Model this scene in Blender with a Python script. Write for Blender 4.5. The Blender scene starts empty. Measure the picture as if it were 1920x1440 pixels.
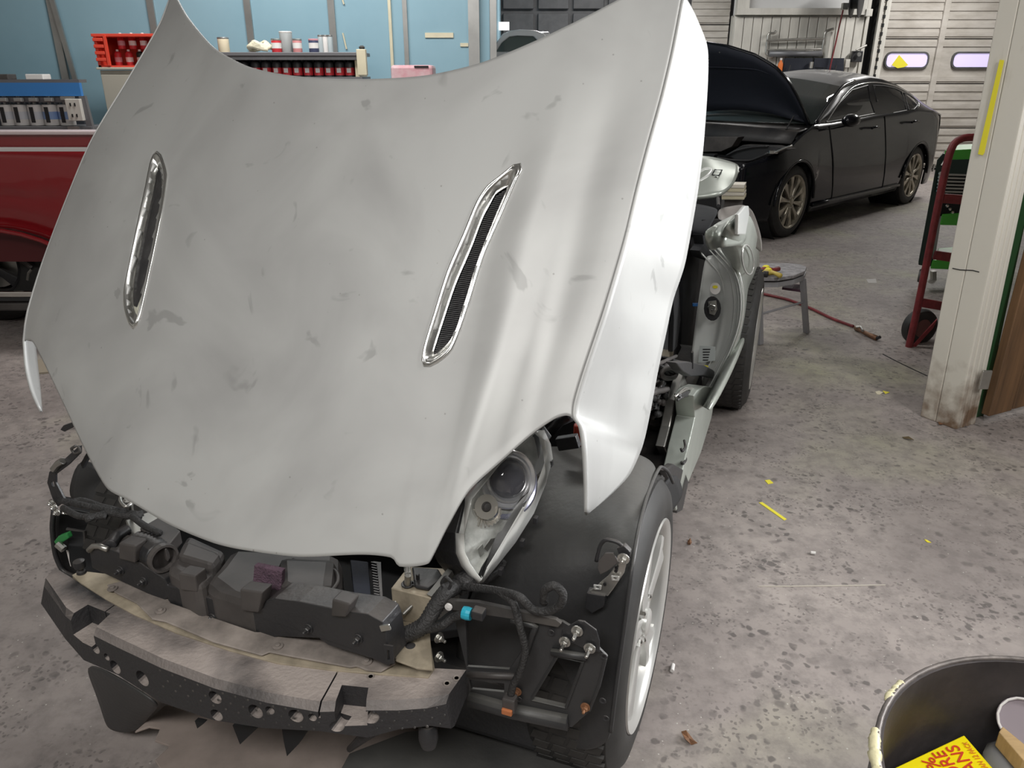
import bpy, bmesh, math, random
from mathutils import Vector, Matrix
from mathutils.bvhtree import BVHTree
from mathutils.geometry import tessellate_polygon
random.seed(7)
V = Vector
SC = bpy.context.scene
COL = SC.collection
# ------------------------------------------------------------------ camera, world, lights, exposure
H, PITCH, F = 1.5, math.radians(22.0), 1442.0
cd = bpy.data.cameras.new('camera'); cam = bpy.data.objects.new('camera', cd); COL.objects.link(cam)
cam.location = (0, 0, H); cam.rotation_euler = (math.pi/2 - PITCH, 0, 0)
cd.sensor_width = 36; cd.lens = 36*F/1920; cd.clip_start = .05; cd.clip_end = 60
SC.camera = cam
SC.view_settings.view_transform = 'Standard'; SC.view_settings.look = 'None'
SC.view_settings.exposure = 0.0; SC.view_settings.gamma = 1.0; SC.view_settings.use_curve_mapping = False
w = bpy.data.worlds.new('world'); SC.world = w; w.use_nodes = True
w.node_tree.nodes['Background'].inputs[0].default_value = (.75, .85, 1, 1)
w.node_tree.nodes['Background'].inputs[1].default_value = .25
SC.cycles.max_bounces = 6; SC.cycles.use_denoising = True
SC.cycles.sample_clamp_indirect = 6
def area(name, loc, target, sx, sy, power, col=(1, .98, .95)):
    l = bpy.data.lights.new(name, 'AREA'); l.shape = 'RECTANGLE'; l.size = sx; l.size_y = sy; l.energy = power; l.color = col
    o = bpy.data.objects.new(name, l); COL.objects.link(o); o.location = loc
    o.rotation_euler = (V(target) - V(loc)).to_track_quat('-Z', 'Y').to_euler()
    return o
# tube rows on the ceiling of the shop, and side daylight from the right, set to brighten the hood flank
area('ceiling_tubes', (2.3, .5, 3.2), (2.0, 2.6, .4), .5, 2.0, 68)
area('ceiling_tubes', (-.5, -1.1, 3.2), (-.5, -.3, .4), 2.4, .6, 98)
area('ceiling_tubes', (-1.3, 5.0, 3.4), (-1.2, 5.6, .4), 2.2, .3, 88)
area('ceiling_tubes', (1.9, 5.8, 3.4), (1.9, 5.8, 0), .3, 2.4, 24)
area('ceiling_tubes', (1.6, 11.2, 3.4), (1.6, 11.2, 0), 2.4, .3, 105)
area('ceiling_tubes', (6.4, 11.2, 3.4), (6.4, 11.2, 0), .3, 2.0, 125)
area('side_window', (3.9, 2.15, 1.9), (.4, 1.6, 1.5), .9, 1.2, 44, (.98, .99, 1)).data.spread = math.radians(75)

# ------------------------------------------------------------------ geometry helpers
FW, UPV, RT = V((0, math.cos(PITCH), -math.sin(PITCH))), V((0, math.sin(PITCH), math.cos(PITCH))), V((1, 0, 0))
EYE = V((0, 0, H))
def ray(px, py): return FW + RT*((px-960)/F) + UPV*((720-py)/F)
def hit(px, py, p0, n):
    d = ray(px, py); return EYE + d*((V(p0)-EYE).dot(n)/d.dot(n))
def atY(px, py, Y): return hit(px, py, (0, Y, 0), V((0, 1, 0)))
def atZ(px, py, z=0): return hit(px, py, (0, 0, z), V((0, 0, 1)))
def vplane(a, b, z, z2=None):
    """vertical plane through two floor-parallel points seen at pixels a and b, both at height z"""
    A, B = atZ(a[0], a[1], z), atZ(b[0], b[1], z if z2 is None else z2)
    n = (B-A).cross(V((0, 0, 1))); n.z = 0; n.normalize(); return A, n
def onp(pix, plane): return [hit(x, y, plane[0], plane[1]) for x, y in pix]
def lerp(a, b, t): return a + (b-a)*t
def curve(pts, t, ks=None):
    n = len(pts)
    if ks is None: ks = [i/(n-1) for i in range(n)]
    if t <= ks[0]: return V(pts[0])
    if t >= ks[-1]: return V(pts[-1])
    i = 0
    while t > ks[i+1]: i += 1
    k = (t-ks[i])/(ks[i+1]-ks[i])
    p1, p2 = V(pts[i]), V(pts[i+1])
    h = ks[i+1]-ks[i]
    m1 = (p2-V(pts[i-1]))*(h/(ks[i+1]-ks[i-1])) if i > 0 else p2-p1
    m2 = (V(pts[i+2])-p1)*(h/(ks[i+2]-ks[i])) if i+2 < n else p2-p1
    k2, k3 = k*k, k*k*k
    return p1*(2*k3-3*k2+1) + m1*(k3-2*k2+k)*.8 + p2*(-2*k3+3*k2) + m2*(k3-k2)*.8
def arc_keys(pts):
    d = [0]
    for a, b in zip(pts, pts[1:]): d.append(d[-1] + (V(b)-V(a)).length)
    return [x/d[-1] for x in d]
def smooth_pts(pts, n): 
    ks = arc_keys(pts); return [curve(pts, i/n, ks) for i in range(n+1)]
class MB:
    def __init__(s): s.v = []; s.f = []
    def add(s, vs, fs):
        b = len(s.v); s.v += [V(x) for x in vs]; s.f += [tuple(i+b for i in f) for f in fs]; return s
    def box(s, c, size, rz=0, rx=0, ry=0):
        R = Matrix.Rotation(rz, 3, 'Z') @ Matrix.Rotation(ry, 3, 'Y') @ Matrix.Rotation(rx, 3, 'X')
        hx, hy, hz = size[0]/2, size[1]/2, size[2]/2
        vs = [V(c) + R @ V((x*hx, y*hy, z*hz)) for x in (-1, 1) for y in (-1, 1) for z in (-1, 1)]
        return s.add(vs, [(0, 1, 3, 2), (4, 6, 7, 5), (0, 4, 5, 1), (2, 3, 7, 6), (0, 2, 6, 4), (1, 5, 7, 3)])
    def beam(s, a, b, wd, ht, up=(0, 0, 1)):
        a, b = V(a), V(b); d = (b-a).normalized(); x = d.cross(V(up))
        if x.length < 1e-4: x = d.cross(V((0, 1, 0)))
        x.normalize(); y = x.cross(d); x *= wd/2; y *= ht/2
        vs = [a-x-y, a+x-y, a+x+y, a-x+y, b-x-y, b+x-y, b+x+y, b-x+y]
        return s.add(vs, [(3, 2, 1, 0), (4, 5, 6, 7), (0, 1, 5, 4), (1, 2, 6, 5), (2, 3, 7, 6), (3, 0, 4, 7)])
    def tube(s, pts, r, seg=10, n=None, ribs=0, closed=False, caps=True):
        pts = [V(p) for p in pts]
        if n: pts = smooth_pts(pts, n)
        N = len(pts); rs = r if isinstance(r, (list, tuple)) else None
        t = (pts[1]-pts[0]).normalized(); a = t.cross(V((0, 0, 1)))
        if a.length < .1: a = t.cross(V((1, 0, 0)))
        a.normalize(); vs = []
        for i, p in enumerate(pts):
            if closed: t = (pts[(i+1) % N]-pts[i-1])
            else: t = (pts[min(i+1, N-1)]-pts[max(i-1, 0)])
            t.normalize()
            a = (a - t*a.dot(t)).normalized(); b = t.cross(a)
            rr = lerp(rs[0], rs[-1], i/(N-1)) if rs and len(rs) == 2 else (rs[i] if rs else r)
            if ribs: rr *= 1 + ribs*(i % 2)
            for k in range(seg):
                an = 2*math.pi*k/seg; vs.append(p + (a*math.cos(an) + b*math.sin(an))*rr)
        fs = []
        for i in range(N if closed else N-1):
            j = (i+1) % N
            for k in range(seg):
                l = (k+1) % seg; fs.append((i*seg+k, i*seg+l, j*seg+l, j*seg+k))
        if caps and not closed:
            fs.append(tuple(range(seg))[::-1]); fs.append(tuple((N-1)*seg+k for k in range(seg)))
        return s.add(vs, fs)
    def lathe(s, prof, c, axis=(0, 0, 1), seg=24, xdir=None, cap=True):
        """prof: (radius, distance along axis)"""
        ax = V(axis).normalized(); x = V(xdir) if xdir else ax.cross(V((0, 1, 0)))
        if x.length < .1: x = ax.cross(V((1, 0, 0)))
        x.normalize(); y = ax.cross(x); vs = []; fs = []
        for r, h in prof:
            for k in range(seg):
                an = 2*math.pi*k/seg; vs.append(V(c) + ax*h + (x*math.cos(an)+y*math.sin(an))*r)
        for i in range(len(prof)-1):
            for k in range(seg):
                l = (k+1) % seg; fs.append((i*seg+k, i*seg+l, (i+1)*seg+l, (i+1)*seg+k))
        if cap and prof[0][0] > 1e-5: fs.append(tuple(range(seg))[::-1])
        if cap and prof[-1][0] > 1e-5: fs.append(tuple((len(prof)-1)*seg+k for k in range(seg)))
        return s.add(vs, fs)
    def plate(s, pts, off, holes=()):
        """solid plate: polygon pts (3D), swept by vector off, with optional hole loops"""
        off = V(off); loops = [[V(p) for p in pts]] + [[V(p) for p in h] for h in holes]
        flat = [p for l in loops for p in l]; n = len(flat)
        tris = tessellate_polygon(loops)
        vs = flat + [p+off for p in flat]
        fs = [tuple(t) for t in tris] + [tuple(i+n for i in reversed(t)) for t in tris]
        b = 0
        for l in loops:
            m = len(l)
            for i in range(m): j = (i+1) % m; fs.append((b+i, b+j, b+j+n, b+i+n))
            b += m
        return s.add(vs, fs)
    def grid(s, rows):
        m = len(rows[0]); vs = [p for r in rows for p in r]; fs = []
        for i in range(len(rows)-1):
            for j in range(m-1): fs.append((i*m+j, i*m+j+1, (i+1)*m+j+1, (i+1)*m+j))
        return s.add(vs, fs)
    def ball(s, c, r, sc=(1, 1, 1), seg=12, rz=0):
        R = Matrix.Rotation(rz, 3, 'Z'); n = seg//2; vs = []; fs = []
        for i in range(n+1):
            th = math.pi*i/n
            for k in range(seg):
                ph = 2*math.pi*k/seg
                vs.append(V(c) + R @ V((math.sin(th)*math.cos(ph)*r*sc[0], math.sin(th)*math.sin(ph)*r*sc[1], math.cos(th)*r*sc[2])))
        for i in range(n):
            for k in range(seg): l = (k+1) % seg; fs.append((i*seg+k, (i+1)*seg+k, (i+1)*seg+l, i*seg+l))
        return s.add(vs, fs)
    def build(s, name, mat, parent=None, smooth=False, bevel=0, solid=0, subsurf=0, label=None, offs=-1):
        me = bpy.data.meshes.new(name); me.from_pydata([tuple(p) for p in s.v], [], s.f)
        bm = bmesh.new(); bm.from_mesh(me); bmesh.ops.remove_doubles(bm, verts=bm.verts, dist=1e-6)
        bmesh.ops.recalc_face_normals(bm, faces=bm.faces)
        if smooth:
            for f in bm.faces: f.smooth = True
            if smooth is not True:
                for e in bm.edges:
                    if len(e.link_faces) == 2 and e.calc_face_angle(0) > math.radians(smooth): e.smooth = False
        bm.to_mesh(me); bm.free(); me.update()
        o = bpy.data.objects.new(name, me); COL.objects.link(o)
        if isinstance(mat, (list, tuple)):
            for m_ in mat: me.materials.append(m_)
        else: me.materials.append(mat)
        if parent: o.parent = parent; o.matrix_parent_inverse = Matrix.Translation(-parent.location)
        if subsurf: md = o.modifiers.new('s', 'SUBSURF'); md.levels = md.render_levels = subsurf
        if solid: md = o.modifiers.new('t', 'SOLIDIFY'); md.thickness = solid; md.offset = offs
        if bevel: md = o.modifiers.new('b', 'BEVEL'); md.width = bevel; md.segments = 2; md.limit_method = 'ANGLE'; md.angle_limit = .6
        if label: o['label'] = label
        return o
def tag(o, label=None, cat=None, group=None, kind=None):
    if label: o['label'] = label
    if cat: o['category'] = cat
    if group: o['group'] = group
    if kind: o['kind'] = kind
    return o
def root(name, loc, label, cat, group=None):
    o = bpy.data.objects.new(name, None); COL.objects.link(o); o.location = loc; o.empty_display_size = .1
    return tag(o, label, cat, group)
def kids(o): return [c for c in bpy.data.objects if c.parent == o]
def copy_tree(o, loc, label, rz=0, group=None):
    r = o.copy(); COL.objects.link(r); r.location = loc; r.rotation_euler = (0, 0, rz); r['label'] = label
    for ch in kids(o):
        c = ch.copy(); COL.objects.link(c); c.parent = r
        for g in kids(ch): d = g.copy(); COL.objects.link(d); d.parent = c
    return r
# ------------------------------------------------------------------ materials
def M(name, col, rough=.6, metal=0, var=0, scale=6, bump=0, bscale=40, col2=None, coat=0, stretch=None, detail=6, lo=.35, hi=.65, trans=0, emit=0):
    m = bpy.data.materials.new(name); m.use_nodes = True; nt = m.node_tree; N = nt.nodes; L = nt.links
    p = N['Principled BSDF']; p.inputs['Base Color'].default_value = (*col, 1); p.inputs['Roughness'].default_value = rough
    p.inputs['Metallic'].default_value = metal
    if coat: p.inputs['Coat Weight'].default_value = coat; p.inputs['Coat Roughness'].default_value = .04
    if trans: p.inputs['Transmission Weight'].default_value = trans; p.inputs['IOR'].default_value = 1.3
    if emit: p.inputs['Emission Color'].default_value = (*col, 1); p.inputs['Emission Strength'].default_value = emit
    if var or bump or col2:
        tc = N.new('ShaderNodeTexCoord'); mp = N.new('ShaderNodeMapping'); L.new(tc.outputs['Object'], mp.inputs[0])
        if stretch: mp.inputs['Scale'].default_value = stretch
        if var or col2:
            no = N.new('ShaderNodeTexNoise'); no.inputs['Scale'].default_value = scale; no.inputs['Detail'].default_value = detail
            no.inputs['Roughness'].default_value = .62; L.new(mp.outputs[0], no.inputs['Vector'])
            cr = N.new('ShaderNodeValToRGB'); L.new(no.outputs['Fac'], cr.inputs[0])
            c2 = col2 if col2 else tuple(c*(1-var) for c in col)
            cr.color_ramp.elements[0].position = lo; cr.color_ramp.elements[0].color = (*c2, 1)
            cr.color_ramp.elements[1].position = hi; cr.color_ramp.elements[1].color = (*[min(1, c*(1+(0 if col2 else var*.5))) for c in col], 1)
            L.new(cr.outputs[0], p.inputs['Base Color'])
        if bump:
            nb = N.new('ShaderNodeTexNoise'); nb.inputs['Scale'].default_value = bscale; nb.inputs['Detail'].default_value = 4
            L.new(mp.outputs[0], nb.inputs['Vector'])
            bp = N.new('ShaderNodeBump'); bp.inputs['Strength'].default_value = bump; bp.inputs['Distance'].default_value = .01
            L.new(nb.outputs['Fac'], bp.inputs['Height']); L.new(bp.outputs[0], p.inputs['Normal'])
    return m
def glass(name, tint, alpha=.75, rough=.03):
    m = bpy.data.materials.new(name); m.use_nodes = True; nt = m.node_tree; N = nt.nodes; L = nt.links
    N.remove(N['Principled BSDF']); out = N['Material Output']
    tr = N.new('ShaderNodeBsdfTransparent'); tr.inputs[0].default_value = (*tint, 1)
    gl = N.new('ShaderNodeBsdfGlossy'); gl.inputs['Roughness'].default_value = rough
    fr = N.new('ShaderNodeFresnel'); fr.inputs[0].default_value = 1.5; mx = N.new('ShaderNodeMixShader')
    L.new(fr.outputs[0], mx.inputs[0]); L.new(tr.outputs[0], mx.inputs[1]); L.new(gl.outputs[0], mx.inputs[2]); L.new(mx.outputs[0], out.inputs[0])
    return m
def floor_mat():
    m = bpy.data.materials.new('concrete'); m.use_nodes = True; nt = m.node_tree; N = nt.nodes; L = nt.links
    p = N['Principled BSDF']; p.inputs['Roughness'].default_value = .62
    tc = N.new('ShaderNodeTexCoord')
    def noise(sc, det=6, ro=.6): 
        n = N.new('ShaderNodeTexNoise'); n.inputs['Scale'].default_value = sc; n.inputs['Detail'].default_value = det; n.inputs['Roughness'].default_value = ro
        L.new(tc.outputs['Object'], n.inputs['Vector']); return n.outputs['Fac']
    def ramp(f, a, b, ca, cb):
        r = N.new('ShaderNodeValToRGB'); r.color_ramp.elements[0].position = a; r.color_ramp.elements[1].position = b
        r.color_ramp.elements[0].color = (*ca, 1); r.color_ramp.elements[1].color = (*cb, 1); L.new(f, r.inputs[0]); return r.outputs[0]
    def mix(f, a, b, mode='MIX', fac=1):
        x = N.new('ShaderNodeMix'); x.data_type = 'RGBA'; x.blend_type = mode
        if f is None: x.inputs[0].default_value = fac
        else: L.new(f, x.inputs[0])
        L.new(a, x.inputs[6])
        if isinstance(b, tuple): x.inputs[7].default_value = (*b, 1)
        else: L.new(b, x.inputs[7])
        return x.outputs[2]
    W1 = (1, 1, 1); B0 = (0, 0, 0)
    c = ramp(noise(1.6, 8, .65), .32, .68, (.235, .205, .195), (.40, .355, .33))
    c = mix(ramp(noise(.8, 3), .52, .68, B0, (.8, .8, .8)), c, (.29, .285, .19))           # olive overspray
    c = mix(ramp(noise(14, 8, .7), .38, .56, (.55, .55, .55), B0), c, (.16, .142, .135))      # mottling
    # dark round drips, three sizes
    for sc, rad, amt, nz in ((26, .22, .75, 3.0), (60, .25, .6, 5.0), (11, .12, .6, 2.0)):
        vo = N.new('ShaderNodeTexVoronoi'); vo.inputs['Scale'].default_value = sc
        dn = N.new('ShaderNodeMix'); dn.data_type = 'RGBA'; dn.blend_type = 'ADD'; dn.inputs[0].default_value = .035
        nn = N.new('ShaderNodeTexNoise'); nn.inputs['Scale'].default_value = 30; L.new(tc.outputs['Object'], nn.inputs['Vector'])
        L.new(tc.outputs['Object'], dn.inputs[6]); L.new(nn.outputs['Color'], dn.inputs[7]); L.new(dn.outputs[2], vo.inputs['Vector'])
        d = ramp(vo.outputs['Distance'], rad, rad+.1, (amt,)*3, B0)
        g = ramp(noise(nz, 5), .46, .58, B0, W1)
        mk = mix(None, d, g, 'MULTIPLY')
        c = mix(mk, c, (.085, .075, .072))
    vo = N.new('ShaderNodeTexVoronoi'); vo.inputs['Scale'].default_value = 34; L.new(tc.outputs['Object'], vo.inputs['Vector'])
    c = mix(ramp(vo.outputs['Distance'], .05, .08, W1, B0), c, (.5, .48, .44))               # pale specks
    L.new(c, p.inputs['Base Color'])
    bp = N.new('ShaderNodeBump'); bp.inputs['Strength'].default_value = .25; bp.inputs['Distance'].default_value = .004
    L.new(noise(45, 8, .7), bp.inputs['Height']); L.new(bp.outputs[0], p.inputs['Normal'])
    return m
def hood_mat():
    m = M('sanded_silver', (.40, .405, .40), .5, .3); nt = m.node_tree; N = nt.nodes; L = nt.links; p = N['Principled BSDF']
    tc = N.new('ShaderNodeTexCoord')
    n1 = N.new('ShaderNodeTexNoise'); n1.inputs['Scale'].default_value = 3.2; n1.inputs['Detail'].default_value = 7; n1.inputs['Distortion'].default_value = .6
    L.new(tc.outputs['Object'], n1.inputs['Vector'])
    r1 = N.new('ShaderNodeValToRGB'); L.new(n1.outputs[0], r1.inputs[0])
    r1.color_ramp.elements[0].position = .3; r1.color_ramp.elements[0].color = (.39, .39, .385, 1)
    r1.color_ramp.elements[1].position = .62; r1.color_ramp.elements[1].color = (.49, .495, .485, 1)
    n2 = N.new('ShaderNodeTexNoise'); n2.inputs['Scale'].default_value = 9; n2.inputs['Detail'].default_value = 3; n2.inputs['Distortion'].default_value = 1.2
    L.new(tc.outputs['Object'], n2.inputs['Vector'])
    r2 = N.new('ShaderNodeValToRGB'); L.new(n2.outputs[0], r2.inputs[0])
    r2.color_ramp.elements[0].position = .65; r2.color_ramp.elements[0].color = (0, 0, 0, 1)
    r2.color_ramp.elements[1].position = .70; r2.color_ramp.elements[1].color = (.55, .55, .55, 1)
    x = N.new('ShaderNodeMix'); x.data_type = 'RGBA'; L.new(r2.outputs[0], x.inputs[0]); L.new(r1.outputs[0], x.inputs[6]); x.inputs[7].default_value = (.28, .28, .275, 1)
    vo = N.new('ShaderNodeTexVoronoi'); vo.inputs['Scale'].default_value = 22; L.new(tc.outputs['Object'], vo.inputs['Vector'])
    r3 = N.new('ShaderNodeValToRGB'); L.new(vo.outputs['Distance'], r3.inputs[0])
    r3.color_ramp.elements[0].position = .025; r3.color_ramp.elements[0].color = (.6, .6, .6, 1)
    r3.color_ramp.elements[1].position = .05; r3.color_ramp.elements[1].color = (0, 0, 0, 1)
    y = N.new('ShaderNodeMix'); y.data_type = 'RGBA'; L.new(r3.outputs[0], y.inputs[0]); L.new(x.outputs[2], y.inputs[6]); y.inputs[7].default_value = (.2, .19, .18, 1)
    L.new(y.outputs[2], p.inputs['Base Color'])
    rr = N.new('ShaderNodeMapRange'); L.new(n1.outputs[0], rr.inputs[0]); rr.inputs[3].default_value = .46; rr.inputs[4].default_value = .56
    L.new(rr.outputs[0], p.inputs['Roughness'])
    return m
def dusty(name, base, dust, amt=.85, scale=5, rough=.55, bump=.3, bscale=120, lo=.42, hi=.58):
    m = M(name, base, rough, 0, bump=bump, bscale=bscale); nt = m.node_tree; N = nt.nodes; L = nt.links; p = N['Principled BSDF']
    tc = N.new('ShaderNodeTexCoord'); no = N.new('ShaderNodeTexNoise'); no.inputs['Scale'].default_value = scale; no.inputs['Detail'].default_value = 7
    L.new(tc.outputs['Object'], no.inputs['Vector'])
    g = N.new('ShaderNodeNewGeometry'); sx = N.new('ShaderNodeSeparateXYZ'); L.new(g.outputs['True Normal'], sx.inputs[0])
    r1 = N.new('ShaderNodeMapRange'); L.new(sx.outputs['Z'], r1.inputs[0]); r1.inputs[1].default_value = .45; r1.inputs[2].default_value = .95
    r2 = N.new('ShaderNodeMapRange'); L.new(no.outputs[0], r2.inputs[0]); r2.inputs[1].default_value = lo; r2.inputs[2].default_value = hi; r2.inputs[4].default_value = amt
    mu = N.new('ShaderNodeMath'); mu.operation = 'MULTIPLY'; L.new(r1.outputs[0], mu.inputs[0]); L.new(r2.outputs[0], mu.inputs[1])
    x = N.new('ShaderNodeMix'); x.data_type = 'RGBA'; L.new(mu.outputs[0], x.inputs[0]); x.inputs[6].default_value = (*base, 1); x.inputs[7].default_value = (*dust, 1)
    L.new(x.outputs[2], p.inputs['Base Color']); return m
def weathered(name):
    m = M(name, (.66, .63, .56), .6, 0, col2=(.42, .37, .29), scale=7, lo=.22, hi=.40, stretch=(1, 1, .22), detail=9); nt = m.node_tree; N = nt.nodes; L = nt.links; p = N['Principled BSDF']
    src = p.inputs['Base Color'].links[0].from_socket
    tc = N.new('ShaderNodeTexCoord'); sx = N.new('ShaderNodeSeparateXYZ'); L.new(tc.outputs['Object'], sx.inputs[0])
    no = N.new('ShaderNodeTexNoise'); no.inputs['Scale'].default_value = 9; no.inputs['Detail'].default_value = 8; L.new(tc.outputs['Object'], no.inputs['Vector'])
    r = N.new('ShaderNodeMapRange'); L.new(sx.outputs['Z'], r.inputs[0]); r.inputs[1].default_value = .55; r.inputs[2].default_value = 0
    mu = N.new('ShaderNodeMath'); mu.operation = 'MULTIPLY'; L.new(r.outputs[0], mu.inputs[0]); L.new(no.outputs[0], mu.inputs[1])
    r2 = N.new('ShaderNodeMapRange'); L.new(mu.outputs[0], r2.inputs[0]); r2.inputs[1].default_value = .27; r2.inputs[2].default_value = .5
    x = N.new('ShaderNodeMix'); x.data_type = 'RGBA'; L.new(r2.outputs[0], x.inputs[0]); L.new(src, x.inputs[6]); x.inputs[7].default_value = (.17, .11, .07, 1)
    L.new(x.outputs[2], p.inputs['Base Color']); return m
FLOOR = floor_mat(); HOOD = hood_mat()
SILVER = M('silver_paint', (.74, .76, .74), .33, .25, coat=.5)
GREENSIL = M('dusty_silver_paint', (.42, .45, .41), .35, .4, var=.12, scale=5)
CHROME = M('chrome', (.82, .82, .8), .14, 1)
STEEL = M('steel', (.5, .49, .46), .35, .9, var=.2)
BLK = dusty('black_plastic', (.024, .024, .026), (.10, .09, .083), .8, 6, .45, .15, 90, .3, .6)
LINER = dusty('liner_plastic', (.032, .032, .033), (.16, .155, .14), .6, 3, .5, .1, 60, .3, .7)
DKPL = M('dusty_dark_plastic', (.035, .034, .034), .55, 0, col2=(.085, .077, .07), scale=7)
FOAM = dusty('dusty_black_foam', (.026, .025, .027), (.34, .295, .27), 1, 2.4, .6, .3, 120, .41, .53)
DUSTY = M('dusty_beam', (.27, .235, .21), .7, 0, var=.4, scale=12)
TAUPE = M('taupe_undertray', (.26, .215, .19), .75, 0, var=.25, scale=6)
BEIGE = M('primer_beige', (.42, .36, .27), .55, .2, var=.35, scale=14)
ENG = M('engine_plastic', (.07, .063, .06), .5, 0, var=.35, scale=7)
RUBBER = M('tyre_rubber', (.022, .021, .02), .62, 0, var=.3, scale=15)
RUBBERD = M('dusty_tyre_rubber', (.032, .030, .028), .7, 0, var=.35, scale=12)
ALLOY = M('alloy_silver', (.62, .62, .6), .3, .6)
ALLOYD = M('worn_alloy', (.5, .46, .38), .35, .8, var=.3, scale=9)
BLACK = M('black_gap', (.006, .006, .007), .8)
WIRE = M('harness_tape', (.03, .029, .029), .6, 0, var=.4, scale=60, bump=.5, bscale=200)
BPAINT = M('black_car_paint', (.005, .0055, .008), .22, 0, coat=.35)
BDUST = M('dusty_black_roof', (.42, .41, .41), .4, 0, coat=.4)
NAVY = M('navy_insulation', (.012, .015, .026), .75, 0, bump=.3, bscale=20)
BPAINT.node_tree.nodes['Principled BSDF'].inputs['Specular IOR Level'].default_value = .2
DGLASS = M('dark_glass', (.02, .024, .024), .06, 0, coat=1)
TEAL = M('teal_wall_paint', (.22, .37, .45), .45, 0, col2=(.27, .43, .51), scale=.7)
METALS = M('aluminium_strip', (.42, .42, .41), .35, .8, var=.15, scale=3)
WHITEP = M('dirty_white_paint', (.60, .58, .53), .55, 0, var=.18, scale=4, stretch=(1, 1, .3))
WOODW = weathered('weathered_white_wood')
DOORW = M('garage_door_paint', (.50, .47, .43), .55, 0, col2=(.36, .33, .29), scale=2.2, lo=.3, hi=.6, stretch=(1, 1, 3))
DKGREY = M('dark_grey_steel', (.10, .10, .105), .55, .2, var=.2)
BROWN = M('brown_door_wood', (.21, .115, .055), .6, 0, col2=(.11, .062, .032), scale=6, stretch=(3, 3, .25), lo=.35, hi=.6)
GREEND = M('dark_green_paint', (.02, .07, .025), .5)
GREEN = M('bright_green_paint', (.06, .34, .035), .4)
DGREEN = M('dark_green_steel', (.01, .025, .02), .4)
REDT = M('red_car_paint', (.23, .008, .012), .22, 0, coat=1)
DRED = M('dull_red_paint', (.19, .022, .026), .5, 0, var=.3, scale=20)
REDPL = M('red_plastic', (.72, .07, .04), .45)
REDLB = M('red_label', (.55, .03, .04), .4)
WLAB = M('white_label', (.72, .70, .68), .45)
CREAM = M('cream_paint', (.62, .57, .42), .5, 0, var=.1)
BLUE = M('blue_header', (.04, .20, .52), .45)
SHELF = M('grey_shelf', (.18, .18, .19), .45, .4)
YEL = M('yellow_tape', (.82, .73, .04), .5)
YCARD = M('yellow_card', (.86, .72, .0), .45)
RCARD = M('red_print', (.62, .05, .02), .5)
ORANGE = M('orange_plastic', (.75, .17, .02), .5)
PURPLE = M('purple_scuff', (.125, .075, .105), .95, 0, var=.3, scale=60, bump=.6, bscale=220)
TEALC = M('teal_clip', (.02, .35, .48), .4)
GREENC = M('green_clip', (.03, .22, .06), .5)
BLUEC = M('blue_clip', (.05, .25, .7), .4)
GLASS = glass('clear_lens', (.97, .98, .98))
SKYW = M('daylight_pane', (.62, .55, .85), .3, emit=.55)
LED = M('lit_lens', (1, 1, 1), .3, emit=2.5)
DRUM = M('rusty_drum_inside', (.022, .021, .023), .5, .3, col2=(.075, .065, .065), scale=4, lo=.45, hi=.7, bump=.3, bscale=15)
CREAMP = M('cream_paint_drips', (.68, .63, .40), .5, 0, bump=.4)
PLY = M('raw_wood', (.55, .38, .19), .6, 0, var=.2, scale=12, stretch=(1, 6, 1))
LEAF = M('dry_leaf', (.20, .095, .045), .7, 0, var=.3, scale=50)
PINK = M('pink_plastic', (.62, .30, .34), .5, 0, var=.2)
CLOTH = M('black_cloth', (.016, .017, .02), .85, 0, bump=.3, bscale=10)
VINYL = M('grey_stool_vinyl', (.27, .26, .27), .6, 0, var=.4, scale=30)
STOOLM = M('stool_grey_metal', (.34, .34, .36), .45, .3, var=.15)
RAGM = M('cream_rag', (.72, .68, .52), .9, 0, bump=.5)
SMOKE = M('smoke_lens', (.12, .12, .14), .08, 0, coat=1)
# ------------------------------------------------------------------ the setting
def struct(mb, name, mat, **k): o = mb.build(name, mat, **k); o['kind'] = 'structure'; return o
RX0, RX1, RY0, RY1, RH = -5.2, 9.5, -3.0, 13.6, 3.7
struct(MB().add([(RX0, RY0, 0), (RX1, RY0, 0), (RX1, RY1, 0), (RX0, RY1, 0)], [(0, 1, 2, 3)]).add([(RX0, RY0, -.1), (RX1, RY0, -.1), (RX1, RY1, -.1), (RX0, RY1, -.1)], [(3, 2, 1, 0)]), 'floor', FLOOR)
CEIL = M('ceiling_paint', (.34, .34, .33), .8)
WALLM = M('wall_paint', (.50, .48, .44), .7, 0, var=.15)
struct(MB().box(((RX0+RX1)/2, (RY0+RY1)/2, RH+.05), (RX1-RX0, RY1-RY0, .1)), 'ceiling', CEIL)
struct(MB().box((RX0-.05, (RY0+RY1)/2, RH/2), (.1, RY1-RY0, RH)), 'wall_left', WALLM)
struct(MB().box((RX1+.05, (RY0+RY1)/2, RH/2), (.1, RY1-RY0, RH)), 'wall_right', WALLM)
struct(MB().box(((RX0+RX1)/2, RY0-.05, RH/2), (RX1-RX0, .1, RH)), 'wall_front', WALLM)
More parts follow.
